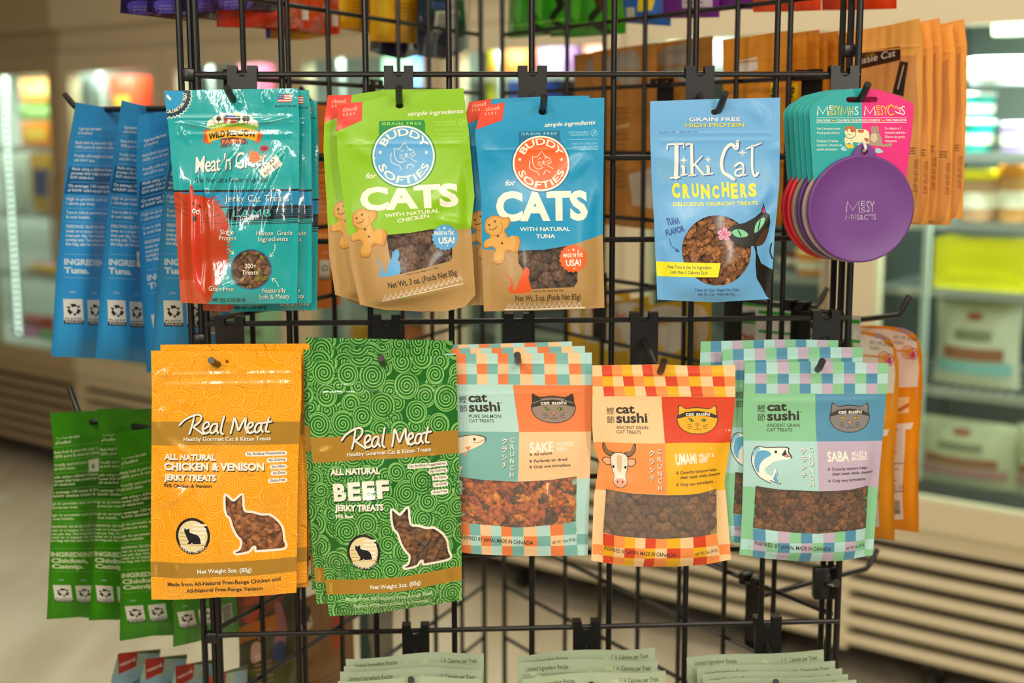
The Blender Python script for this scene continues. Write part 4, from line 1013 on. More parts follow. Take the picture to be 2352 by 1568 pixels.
for ch, x, ww, dy, hh in zip(cr, xs_, ws_, (0, 4, -4, 6, 2, -6, 4, 0, -8), (98, 96, 92, 96, 84, 98, 100, 96, 88)): s.W(ch, x, 796+dy, x+ww, 796+dy-2, hh, '#eee02a', .055)
s.W('DELICIOUS CRUNCHY TREATS', 246, 850, 808, 842, 25, '#eee02a', .03, space=1.1)
s.W('TUNA', 205, 978, 288, 966, 46, '#2f55a4', .04); s.W('FLAVOR', 202, 1050, 320, 1014, 42, '#2f55a4', .04)
s.S([(220, 1066), (232, 1110), (262, 1138)], 5, '#2f55a4', 4); s.P([(286, 1154), (256, 1150), (270, 1128)], '#2f55a4', 4)
w = s.window(circ(528, 1140, 229, 231, 60))
BK = '#15130f'
s.P([(595, 1000), (640, 975), (720, 960), (790, 925), (832, 890), (848, 830), (868, 895), (890, 905), (895, 960), (885, 1020), (850, 1080), (810, 1112), (795, 1108), (800, 1160), (830, 1230), (912, 1275), (912, 1300), (908, 1420), (895, 1475), (872, 1450), (840, 1390), (800, 1330), (788, 1230), (790, 1160), (776, 1112), (720, 1120), (650, 1095), (600, 1050)], BK, 4, k=3)
s.P([(836, 895), (850, 850), (862, 890)], '#c23a8a', 5)
s.P([(628, 1020), (660, 1002), (710, 1010), (740, 1040), (705, 1055), (655, 1050)], '#7ecb9e', 5, True); s.P([(784, 1026), (795, 970), (830, 935), (858, 928), (848, 970), (815, 1010)], '#7ecb9e', 5, True)
s.S([(668, 1006), (682, 1030), (690, 1052)], 9, BK, 5.5, taper=True); s.S([(828, 940), (820, 970), (808, 1012)], 9, BK, 5.5, taper=True)
s.S([(905, 1100), (895, 1150), (910, 1200)], 10, BK, 4); s.P([(788, 1100), (852, 1010), (888, 1000), (860, 1080), (820, 1112)], '#4a2d14', 4.6, True)
for k in range(5):
    a = math.radians(k*72-80); s.P([(576+48*math.cos(a+d)*f, 1034+42*math.sin(a+d)*f) for d, f in ((0, .1), (-.5, .8), (-.15, 1.05), (.2, .95), (.5, .75))], '#e79ab9', 5, True); s.S([(576, 1034), (576+34*math.cos(a), 1034+30*math.sin(a))], 5, '#c03a72', 5.6)
s.S([(576, 1034), (560, 1000), (575, 972)], 5, '#c03a72', 5.8)
s.P([(134, 1220), (547, 1222), (530, 1316), (142, 1318)], '#f0e51e', 4.4)
s.W('Real Tuna is the 1st Ingredient', 208, 1262, 486, 1264, 22, '#2b3c52', .01, 5); s.W('Less than 3 Calories Each', 226, 1296, 460, 1298, 22, '#2b3c52', .01, 5)
s.W('Treats for Cats / Régals Pour Chats', 382, 1412, 676, 1410, 19, '#2d4f86', .008); s.W('Net Wt. 2 oz. / Poids Net 56 g', 406, 1442, 650, 1440, 19, '#2d4f86', .008)
s.hole(528, 224, 26, 20)
s.build(r, winfilm=film(.01))
s.treats(r, w, .0052, ['#8a5a30', '#a06c3a', '#6e4624'], 'cube', seed=11, jit=.6, flat=.8)
# ---------------- jerky pouches with spirals
K4, K5 = (330, 780, 2.377), (690, 780, 2.377)
def quadmap(src, dst):
    """projective map between two picture quads (TL, TR, BR, BL)"""
    A = []; B = []
    for (x, y), (u, v) in zip(src, dst):
        A.append([x, y, 1, 0, 0, 0, -u*x, -u*y]); B.append(u); A.append([0, 0, 0, x, y, 1, -v*x, -v*y]); B.append(v)
    h = np.append(np.linalg.solve(np.array(A, float), np.array(B, float)), 1).reshape(3, 3)
    def f(P):
        q = np.concatenate([P, np.ones((len(P), 1))], 1)@h.T; return q[:, :2]/q[:, 2:]
    return f
def spirals(s, line, disc, x0, y0, x1, y1, r0, r1, w, seed, gap=13.5):
    rng = random.Random(seed); pts = []
    for tr in range(900):
        r = rng.uniform(r0, r1); x, y = rng.uniform(x0-20, x1+20), rng.uniform(y0-20, y1+20)
        if all(math.hypot(x-a, y-b) > (r+c)*.78 for a, b, c in pts): pts.append((x, y, r))
    pts2 = []
    for tr in range(500):
        r = rng.uniform(r0*.9, r1*.8); x, y = rng.uniform(x0-20, x1+20), rng.uniform(y0-20, y1+20)
        if all(math.hypot(x-a, y-b) > (r+c)*.5 for a, b, c in pts) and all(math.hypot(x-a, y-b) > (r+c)*.62 for a, b, c in pts2): pts2.append((x, y, r))
    for lay, P in ((.3, pts2), (1.0, pts)):
        for i, (x, y, r) in enumerate(P):
            l = lay+.5*((i*7) % 10)/10
            s.C(x, y, r+w*.7, r+w*.7, disc, l, n=30)
            ph = rng.uniform(0, 6.28); sg = rng.choice((-1, 1)); tn = max(1.6, r/gap); q = []
            for k in range(int(tn*18)+1):
                a = k/18*2*math.pi; rr = r*(k/18)/tn; q.append((x+rr*math.cos(ph+sg*a), y+rr*math.sin(ph+sg*a)))
            s.S(q, w, line, l+.03, smooth=False); s.ring(x, y, r, r, w*.9, line, l+.03, 34)
SIT = [(452, 832), (492, 862), (508, 858), (548, 830), (556, 915), (600, 928), (650, 945), (690, 948), (735, 985), (762, 1030), (770, 1090), (780, 1115), (765, 1138), (640, 1142), (615, 1140), (614, 1118), (596, 1126), (580, 1145), (515, 1155), (502, 1140), (530, 1128), (540, 1085), (520, 1060), (495, 1015), (478, 960), (462, 945), (450, 905)]
def jerky(s, kind, ink, small, gold2):
    s.P([(20, 446), (860, 446), (860, 568), (20, 576)], '#c39335', 4.2, fin='gold'); s.P([(20, 1212), (860, 1183), (860, 1262), (20, 1296)], '#c39335', 4.2, fin='gold')
    lines = [[(196, 466), (222, 438), (268, 414), (300, 408), (316, 424), (300, 452), (272, 472)], [(276, 420), (264, 470), (250, 512)], [(268, 472), (292, 490), (326, 514)],
      [(330, 486), (356, 468), (352, 448), (332, 456), (322, 486), (336, 510), (362, 500)], [(402, 458), (380, 460), (364, 486), (370, 508), (390, 498), (404, 462), (400, 490), (408, 508)], [(440, 416), (428, 460), (422, 500), (434, 514)],
      [(476, 508), (486, 470), (496, 424), (512, 470), (520, 490), (540, 450), (558, 424), (556, 470), (566, 504)], [(574, 482), (596, 466), (594, 448), (576, 456), (568, 484), (580, 506), (602, 498)], [(642, 452), (622, 456), (608, 482), (614, 502), (632, 494), (646, 456), (642, 484), (652, 500)], [(684, 422), (674, 460), (668, 494), (686, 500)], [(652, 452), (700, 444)]]
    for d, c, w, l in (((5, 6), '#2a2218', 13, 5), ((0, 0), '#2a2218', 14.5, 5), ((0, 0), OFFW, 11, 6)):
        for P in lines: s.S([(x+d[0], y+d[1]) for x, y in P], w, c, l+(0 if d == (0, 0) else -.3))
    s.W('Healthy Gourmet Cat & Kitten Treats', 220, 552, 696, 546, 21, OFFW, .022, 6, sh=(2, 2.5), shc='#2a2218')
    def hv(t, x0, y0, x1, y1, h, b=.05): s.W(t, x0, y0, x1, y1, h, OFFW, b, 6, sh=(3.5, 6), shc=ink)
    if kind == 'o':
        hv('ALL NATURAL', 113, 654, 396, 656, 34); hv('CHICKEN & VENISON', 113, 710, 662, 706, 42); hv('JERKY TREATS', 113, 764, 400, 764, 34)
        s.W('95% Chicken & Venison', 112, 800, 378, 798, 18, ink, .035, 6)
    else:
        hv('ALL NATURAL', 118, 645, 400, 650, 34); [hv(ch, x, 782-k*2, x+72, 781-k*2, 94, .05) for k, (ch, x) in enumerate(zip('BEEF', (128, 211, 293, 375)))]; hv('JERKY TREATS', 128, 832, 408, 836, 34)
        s.W('95% Beef', 128, 868, 232, 870, 18, OFFW, .035, 6)
    for i, (t, x0, y) in enumerate((('No Artificial Preservatives', 556, 618), ('No Coloring', 674, 653), ('No Fillers', 692, 690), ('Air-Dried', 696, 724), ('Grain-Free', 682, 763))):
        s.P(rrect(x0, y-13, 784, y+13, 12), OFFW, 4.5); s.W(t, x0+12, y+6, 774, y+4, 14.5, '#33302a', .012, 6)
    c = (277, 1057); s.C(*c, 96, 97, '#1a1c20', 4.5); s.C(*c, 82, 83, '#e6d7a4', 4.8); 
    for k in range(5): s.R(278-22*(k > 1), 990+k*22, 352-6*(abs(k-1) > 1), 1001+k*22, '#f2ecdc', 5)
    for k in range(4): s.R(202, 1040+k*20, 350, 1046+k*20, '#cdaa50', 4.95)
    mini = [(226+(x-452)*.31, 1012+(y-832)*.29) for x, y in SIT]; s.P(mini, '#f2ecdc', 5.1); cx, cy = 277, 1060; s.P([(cx+(x-cx)*.93, cy+(y-cy)*.92) for x, y in mini], '#16181b', 5.4)
    s.arc('MADE IN THE U.S.A.', 277, 1057, 92, 142, 38, 14, OFFW, .02, 5.6, inside=True)
    s.W('Net Weight 3oz. (85g)', 302, 1262, 596, 1252, 24, OFFW, .03, 6, sh=(2, 2.5), shc='#2a2218')
    if kind == 'o': s.W('Made from All-Natural Free-Range Chicken and', 135, 1340, 750, 1308, 23, small, .025, 6); s.W('All-Natural Free-Range Venison', 238, 1374, 654, 1356, 23, small, .025, 6)
    else: s.W('Made from All-Natural Free-Range Beef', 150, 1330, 660, 1322, 23, small, .025, 6); s.W('Raised Without Added Hormones', 195, 1372, 635, 1364, 23, small, .025, 6)
    s.W('19165', 74, 1290, 74, 1232, 15, '#d8b964', 0, 5)
    w = s.window(SIT, True, 3); s.S(SIT, 13, OFFW, 5, closed=True, k=3)
    return w
g4 = 'orange chicken and venison jerky pouches'
r, s = pouch('treat_pouch', 'glossy orange chicken and venison jerky pouch with cat-shaped window, front of its hook', g4, (500, 840), LB, K4,
  [(40, 60), (44, 300), (42, 700), (38, 1200), (42, 1418)], [(860, 64), (862, 300), (842, 700), (834, 1380)], [(40, 60), (450, 60), (860, 64)], [(42, 1418), (150, 1418), (400, 1404), (650, 1392), (834, 1380)],
  base='#f6a307', fin='gloss', puff=.009, t0=.18, wav=.0005, seed=31, cell=.0028, zips=((.095, .0006, .0012), (.135, .0008, .0016)), bulge=.8,
  folds=[((90, 900), (250, 815), .003, .0016), ((70, 220), (150, 160), .003, .0012), ((90, 400), (130, 385), .003, .001), ((195, 365), (220, 340), .003, .001), ((80, 440), (100, 560), .003, .001), ((140, 560), (300, 660), .004, .001), ((310, 820), (330, 980), .003, .001), ((430, 540), (440, 820), .006, .0008), ((500, 175), (560, 160), .002, .0009), ((180, 1230), (200, 1285), .003, .001), ((640, 620), (650, 900), .01, .001)])
spirals(s, '#ffba3a', '#f09a04', 40, 60, 860, 1420, 38, 74, 5.0, 5, 14.5)
w = jerky(s, 'o', '#4a2f14', '#3d2a10', 0)
s.hole(455, 118, 9)
s.build(r, winfilm=film(.02))
s.treats(r, w, .0060, ['#8a5426', '#9a6030', '#6b3d1c'], 'stick', fin='jerky', seed=3, flat=.5, jit=.3)
restack(r, 'orange jerky pouch second on its hook, its top edge raised behind the front one', .012, .006, .004, .6, 1)
restack(r, 'orange jerky pouch furthest back on its hook, a sliver at the right edge', .024, .010, -.002, -.4, -2)
g5 = 'green beef jerky pouches'
Fg = quadmap([(40, 60), (860, 64), (834, 1380), (42, 1418)], [(35, 116), (850, 82), (882, 1422), (157, 1508)])
r, s = pouch('treat_pouch', 'green spiral patterned beef jerky pouch with cat-shaped window, front of its hook', g5, (880, 838), LB+.002, K5,
  [(35, 116), (58, 560), (100, 1000), (157, 1508)], [(850, 82), (862, 560), (878, 1000), (882, 1422)], [(35, 116), (440, 98), (850, 82)], [(157, 1508), (400, 1490), (650, 1450), (882, 1422)],
  base='#14661a', fin='gloss', puff=.011, t0=.2, wav=.0006, seed=37, cell=.0028, zips=((.11, .0004, .0012), (.14, .0006, .0016)), bulge=.8, F=Fg,
  folds=[((690, 750), (735, 620), .003, .0016), ((820, 700), (860, 860), .004, .001), ((190, 960), (230, 1320), .004, .0014), ((110, 620), (160, 600), .003, .001), ((270, 1240), (300, 1350), .004, .0012), ((200, 1440), (260, 1500), .003, .001), ((500, 460), (510, 660), .006, .0008), ((760, 1240), (820, 1310), .003, .0012), ((840, 780), (850, 1060), .003, .0008)])
spirals(s, '#86c268', '#14661a', 20, 50, 870, 1430, 44, 74, 6.6, 8, 16)
w = jerky(s, 'g', '#143414', '#b9d9a6', 0)
s.build(r, winfilm=film(.02))
s.treats(r, w, .0058, ['#5a3a22', '#6e4826', '#48301e', '#7a4e20'], 'shard', fin='jerky', seed=6, flat=.5)
restack(r, 'green beef pouch second on its hook, its left edge and top showing', .012, -.004, .006, -2.0, 2)
restack(r, 'green beef pouch furthest back on its hook, top edge highest of the three', .024, -.003, .013, -3.6, 0)

# ---------------- checkered pouches
def rowmap(rows_s, cols_s, rows_d, cols_d):
    """piecewise map: rows (y of seven levels) and columns (x of left, middle, right on each level) of one picture onto another"""
    rs, rd = np.array(rows_s, float), np.array(rows_d, float); cs, cd = np.array(cols_s, float), np.array(cols_d, float)
    def f(P):
        y = P[:, 1]; v = np.interp(y, rs, np.arange(len(rs)))
        v = np.where(y < rs[0], (y-rs[0])/(rs[1]-rs[0]), np.where(y > rs[-1], len(rs)-1+(y-rs[-1])/(rs[-1]-rs[-2]), v))
        k = np.arange(len(rs))
        L, C, R = (np.interp(v, k, cs[:, i]) for i in range(3)); l, c, q = (np.interp(v, k, cd[:, i]) for i in range(3))
        x = np.where(P[:, 0] < C, l+(P[:, 0]-L)/(C-L)*(c-l), c+(P[:, 0]-C)/(R-C)*(q-c))
        i = np.clip(np.floor(v).astype(int), 0, len(rs)-2); yy = rd[i]+(v-i)*(rd[i+1]-rd[i])
        return np.stack([x, yy], 1)
    return f
RS = [150, 360, 672, 990, 1258, 1462]
CS = [(178, 648, 1135), (165, 648, 1118), (165, 648, 1092), (168, 650, 1070), (158, 648, 1050), (140, 640, 1030)]
def sushi(s, C4, face, hood, eye, animal, name, sub, sub2, kind2, bullets, net, dk='#35302b'):
    G_, B_, A_, L_ = C4; seq = [G_, B_, A_, L_]
    x0 = 172
    for rw, (ya, yb) in enumerate(((140, 225), (225, 292), (292, 360))):
        for c in range(-1, 14): s.R(x0+c*74-(c < 0)*60, ya, x0+(c+1)*74+(c > 12)*80, yb, seq[(c+(2 if rw == 1 else 0)) % 4], 1)
    for c in (0, 4, 8, 12): pass
    s.P([(90, 358), (648, 358), (650, 672), (90, 672)], G_, 1.2); s.P([(646, 362), (1220, 362), (1220, 672), (648, 672)], B_, 1.2)
    s.P([(90, 672), (650, 672), (651, 990), (90, 975)], A_, 1.2); s.P([(650, 672), (1220, 672), (1220, 975), (651, 992)], L_, 1.2)
    for rw, (ya, yb) in enumerate(((1250, 1328), (1328, 1396), (1396, 1475))):
        for c in range(-1, 10): s.R(226+c*75, ya, 226+(c+1)*75, yb, seq[(c+1+(0 if rw != 1 else 2)) % 4] if c >= 0 else (A_ if rw == 1 else G_), 1)
        s.R(972, ya, 1220, yb, A_ if rw == 1 else G_, 1); s.R(60, ya, 152, yb, G_, 1)
    w = s.window([(244, 968), (420, 986), (650, 992), (860, 984), (994, 966), (976, 1248), (640, 1268), (225, 1246)])
    # lettering
    s.W('鰹', 260, 478, 312, 478, 36, dk, 0); s.W('節', 260, 538, 312, 538, 36, dk, 0)
    s.W('cat', 325, 476, 456, 474, 62, dk, .03); s.W('sushi', 325, 540, 540, 536, 66, dk, .03); s.W('™', 544, 486, 558, 486, 9, dk)
    s.W(sub, 322, 580, 540, 580, 22, dk, .006); s.W('CAT TREATS', 322, 610, 490, 610, 22, dk, .006)
    for k, ch in enumerate('クランチ'): s.W(ch, 536, 748+k*52, 572, 748+k*52, 30, OFFW, .02, 4, sh=(3, 3), shc=dk)
    for k, ch in enumerate('CRUNCH'): s.W(ch, 593, 738+k*45, 620, 738+k*45, 30, OFFW, .01, 4, sh=(3, 3), shc=dk)
    s.W(name, 716, 804, 860, 800, 66, OFFW, .03); s.W(sub2[0], 880, 766, 982, 762, 27, OFFW, .02); s.W(sub2[1], 880, 798, sub2[2], 792, 27, OFFW, .02)
    for y, t, xe in bullets:
        s.W(t, 742, y, xe, y-8, 19, '#332b2b', .018)
        if t[0].isupper():
            s.C(722, y-6, 6, 5, '#332b2b', 4, 10)
            for q in range(3): s.C(715+q*7, y-14-(q == 1)*2, 2.4, 3, '#332b2b', 4, 8)
    s.W('INSPIRED BY JAPAN, MADE IN CANADA', 234, 1356, 728, 1386, 27, '#3a332c', .012); s.W(net, 836, 1384, 966, 1366, 19, '#3a332c', .01)
    # cat face
    head = [(738, 520), (748, 480), (756, 418), (798, 440), (870, 432), (955, 440), (996, 418), (1004, 478), (1010, 520), (985, 575), (930, 608), (874, 616), (815, 608), (760, 575)]
    s.P(catmull(head, True, 3), dk, 2); c = (874, 520); s.P(catmull([(c[0]+(x-c[0])*.955, c[1]+(y-c[1])*.94+1) for x, y in head], True, 3), face, 2.4)
    if hood: s.P([(748, 482), (757, 422), (798, 444), (826, 446), (874, 440), (922, 446), (955, 444), (995, 422), (1002, 480), (950, 462), (874, 456), (800, 462)], dk, 2.8); s.P([(800, 452), (874, 446), (950, 452), (940, 462), (874, 456), (810, 462)], face, 3)
    else:
        for q in ([(764, 462), (764, 432), (790, 446)], [(988, 460), (988, 430), (960, 446)]): s.P(q, '#8d8276' if face != '#f2ae1e' else '#f7bb3a', 2.7)
    s.P([(742, 492), (800, 466), (874, 458), (950, 466), (1005, 490), (1000, 508), (950, 496), (874, 492), (798, 498), (744, 512)], dk, 3)
    s.W('cat sushi', 800, 492, 956, 490, 25, OFFW, .02, 4)
    for x, d in ((834, 1), (916, -1)):
        s.P([(x-18, 514-4*d), (x, 510), (x+18, 522+4*d), (x, 534)], dk, 3, True); s.P([(x-14, 516-3*d), (x, 513), (x+15, 522+3*d), (x, 531)], eye, 3.3, True); s.C(x+2, 522, 4, 8, '#1c1a18', 3.6, 12)
    s.P([(860, 545), (874, 540), (888, 545), (876, 560), (870, 560)], '#e58a72', 3.6); s.S([(860, 545), (874, 540), (888, 545), (876, 560), (870, 560)], 3, dk, 3.7, smooth=False, closed=True)
    s.S([(873, 560), (873, 578), (862, 586), (846, 582)], 3, dk, 3.6); s.S([(873, 578), (884, 586), (900, 580)], 3, dk, 3.6)
    for sd in (-1, 1):
        for k in range(3): s.S([(874+sd*38, 556+k*9), (874+sd*66, 548+k*16)], 2.6, dk, 3.6)
    if animal in ('salmon', 'mackerel'):
        if animal == 'mackerel':
            fish = [(230, 735), (262, 706), (320, 712), (455, 708), (462, 740), (482, 770), (462, 786), (400, 792), (345, 815), (338, 850), (316, 838), (300, 860), (318, 888), (350, 900), (366, 852), (378, 858), (384, 900), (404, 950), (360, 938), (334, 928), (336, 946), (300, 930), (260, 905), (228, 850), (216, 795)]
            s.P(fish, dk, 2, True, k=3); c = (320, 820); s.P([(c[0]+(x-c[0])*.94, c[1]+(y-c[1])*.95) for x, y in fish], '#efeee4', 2.5, True, k=3)
            s.P([(240, 780), (262, 740), (320, 735), (345, 760), (300, 790), (270, 830), (262, 880), (238, 840)], '#5fa6cf', 2.9, True); s.P([(230, 740), (262, 714), (278, 722), (248, 750), (232, 780)], '#8cc2dc', 2.9, True)
            s.P([(372, 866), (378, 905), (396, 942), (366, 934), (352, 915)], '#5fa6cf', 2.9); s.P([(412, 760), (440, 722), (446, 752), (470, 770), (440, 774)], '#2c2522', 3.1); s.P([(425, 764), (446, 756), (462, 768), (440, 772)], '#d98a76', 3.3)
            s.C(376, 741, 9, 9, INK, 3.2, 14); s.P([(320, 832), (335, 824), (338, 846)], '#8cc2dc', 3)
        else:
            fish = [(165, 760), (200, 722), (270, 700), (350, 690), (410, 700), (432, 716), (418, 745), (360, 775), (300, 800), (290, 835), (268, 810), (230, 830), (205, 875), (222, 905), (262, 905), (250, 940), (245, 985), (215, 960), (180, 920), (160, 880)]
            s.P(fish, dk, 2, True, k=3); c = (280, 800); s.P([(c[0]+(x-c[0])*.95, c[1]+(y-c[1])*.95) for x, y in fish], '#f3dfc0', 2.5, True, k=3)
            s.P([(160, 770), (210, 735), (200, 790), (185, 850), (215, 920), (250, 960), (240, 985), (205, 950), (165, 900)], '#ec9158', 2.8, True); s.P([(285, 775), (330, 765), (310, 795)], '#e8834a', 3); s.P([(272, 812), (290, 800), (290, 832)], '#e8834a', 3)
            s.C(352, 722, 9, 9, INK, 3.2, 14); s.S([(345, 745), (385, 740), (425, 720)], 4, '#b0562a', 3)
    else:
        horn = [(222, 690), (232, 672), (246, 690), (262, 720), (300, 732), (300, 762), (262, 758), (232, 730)]
        mx = lambda P: [(692-20-x, y) for x, y in P]
        for P in (horn, mx(horn)): s.P(P, dk, 2, True); c = np.mean(P, 0); s.P([(c[0]+(x-c[0])*.8, c[1]+(y-c[1])*.8) for x, y in P], '#8a6a4a', 2.4, True)
        ear = [(222, 790), (240, 768), (290, 778), (284, 812), (250, 820)]
        for P in (ear, mx(ear)): s.P(P, dk, 2, True); c = np.mean(P, 0); s.P([(c[0]+(x-c[0])*.82, c[1]+(y-c[1])*.82) for x, y in P], '#eeb08a', 2.4, True)
        hd = [(278, 760), (310, 735), (360, 735), (394, 760), (392, 830), (376, 880), (384, 920), (362, 948), (336, 954), (308, 946), (290, 918), (298, 880), (282, 830)]
        s.P(hd, dk, 2.6, True, k=3); c = (336, 845); s.P([(c[0]+(x-c[0])*.92, c[1]+(y-c[1])*.96) for x, y in hd], '#f0e2cc', 3, True, k=3); s.P([(320, 760), (352, 760), (348, 850), (324, 850)], '#d8bc98', 3.2, True)
        s.P([(300, 912), (318, 896), (354, 896), (374, 912), (364, 940), (336, 948), (310, 940)], '#e8a58a', 3.2, True)
        for x in (320, 352): s.C(x, 914, 6, 7, '#5a3424', 3.5, 12)
        for x in (296, 376): s.C(x, 826, 8, 10, INK, 3.4, 14)
    return w
g6 = 'salmon checkered treat pouches'
RD6 = [82, 300, 612, 932, 1222, 1432]; CD6 = [(6, 458, 985), (6, 460, 988), (14, 498, 978), (30, 490, 972), (36, 490, 968), (40, 490, 957)]
K6 = (1020, 780, 2.903)
r, s = pouch('treat_pouch', 'orange and aqua checkered salmon treat pouch with a fish, front of its hook', g6, (1191, 832), LB-.012, K6,
  [(6, 92), (10, 600), (40, 1415)], [(985, 86), (988, 300), (975, 800), (957, 1436)], [(6, 92), (500, 90), (985, 86)], [(40, 1405), (200, 1425), (500, 1438), (957, 1436)],
  base='#b3dad3', fin='matte', puff=.008, t0=.22, wav=.0005, seed=41, cell=.0033, zips=((.052, .0005, .0012), (.195, .0004, .0016)), bulge=.8, F=rowmap(RS, CS, RD6, CD6), folds=[((670, 930), (700, 1120), .008, .001), ((880, 620), (890, 900), .008, .0012)])
w = sushi(s, ('#b3dad3', '#ea7f45', '#78b2ab', '#f2c694'), '#978376', True, '#7fae3c', 'salmon', 'SAKE', 'PURE SALMON', ('WILD PACIFIC', 'SALMON', 940), '', ((862-38, 'All natural', 850), (898-30, 'Perfectly air dried', 940), (934-28, 'Only one ingredient', 960)), 'NET WT. 1.5oz. (42.5g)')
s.build(r, winfilm=film(.10, '#fff6e8', .12))
SAL = (r, s)
def fill(r, s, *a, **k):
    F, s.F = s.F, None; s.treats(r, s.wins[0], *a, **k); s.F = F
fill(r, s, .0058, ['#a8561a', '#b96a1c', '#8a4216', '#c98428', '#4a3424', '#b5601c'], 'shard', fin='jerky', seed=4)
restack(r, 'salmon checkered pouch second on its hook, top edge just above the front one', .008, -.005, .004, .4, 2)
restack(r, 'salmon checkered pouch furthest back on its hook, top edge highest and tilted', .018, -.016, .006, 1.6, -2)
g7 = 'beef checkered treat pouches'
RD7 = [58, 283, 612, 966, 1268, 1492]; CD7 = [(33, 490, 1062), (33, 532, 1060), (45, 549, 1024), (50, 553, 1000), (40, 520, 1018), (25, 500, 1030)]
K7 = (1350, 820, 3.135)
r, s = pouch('treat_pouch', 'red, yellow and peach checkered beef treat pouch with a cow head', None, (1516, 858), LB, K7,
  [(33, 60), (32, 500), (45, 650), (86, 760), (62, 900), (45, 1000), (25, 1465)], [(1064, 56), (1060, 330), (1025, 610), (985, 900), (1000, 1050), (1032, 1458)], [(33, 60), (500, 52), (800, 64), (1064, 56)], [(25, 1465), (150, 1480), (400, 1498), (650, 1498), (850, 1485), (1032, 1458)],
  base='#f3ca95', fin='matte', puff=.015, t0=.2, wav=.0006, seed=47, cell=.0033, zips=((.045, .0005, .0012), (.15, .0006, .0018)), bulge=.75, F=rowmap(RS, CS, RD7, CD7), folds=[((600, 850), (760, 640), .006, .0012), ((120, 900), (330, 880), .006, .0014), ((1010, 520), (900, 660), .008, .0016), ((100, 620), (110, 900), .008, -.0015), ((870, 940), (930, 1020), .005, .0014)])
w = sushi(s, ('#f3ca95', '#d8431c', '#f6914a', '#eeb015'), '#f2ae1e', False, '#7f9a4a', 'cow', 'UMAMI', 'ANCIENT GRAIN', ('MILLET &', 'BEEF', 940), '', ((860, 'Crunchy texture helps', 1000), (890, 'clean teeth while chewing', 1026), (934, 'Only two ingredients', 972)), 'NET WT. 2oz. (56.7g)')
s.build(r, winfilm=film(.12, '#fff6e8', .22))
fill(r, s, .0072, ['#6d4e36', '#7a583c', '#5d412e'], 'nugget', seed=9, jit=.35, flat=.95)
g8 = 'mackerel checkered treat pouches'
K8 = (1650, 780, 2.904)
r, s = pouch('treat_pouch', 'green and blue checkered mackerel treat pouch with an open-mouthed fish, front of its hook', g8, (1878, 852), LB+.004, K8,
  [(178, 152), (165, 480), (168, 800), (158, 1150), (140, 1432)], [(1136, 158), (1118, 420), (1090, 700), (1062, 1000), (1030, 1436)], [(178, 152), (650, 146), (900, 150), (1136, 158)], [(140, 1432), (300, 1450), (560, 1468), (800, 1468), (1030, 1436)],
  base='#84c295', fin='matte', puff=.013, t0=.2, wav=.0005, seed=53, cell=.0033, zips=((.06, .0005, .0012), (.19, .0005, .0018)), bulge=.8, F=rowmap(RS, CS, RS, CS), folds=[((1000, 680), (960, 960), .008, .0012), ((220, 420), (1060, 430), .004, .0006), ((860, 1100), (840, 1240), .006, .001)])
w = sushi(s, ('#84c295', '#4f8daf', '#abd5d1', '#bba9bf'), '#7d7a78', False, '#e0b52c', 'mackerel', 'SABA', 'ANCIENT GRAIN', ('MILLET &', 'MACKEREL', 990), '', ((860, 'Crunchy texture helps', 984), (890, 'clean teeth while chewing', 1026), (934, 'Only two ingredients', 972)), 'NET WT. 2oz. (56.7g)')
s.build(r, winfilm=film(.07, '#fff6e8', .12))
fill(r, s, .0056, ['#5d402c', '#6d4a32', '#4b3222', '#7a5230'], 'lump', seed=10, jit=.5, flat=.8)
restack(r, 'mackerel checkered pouch second on its hook, shifted up and left behind the front one', .014, -.018, .011, .8, 3)
restack(r, 'mackerel checkered pouch furthest back on its hook, top left corner highest', .028, -.036, .016, .2, 5)
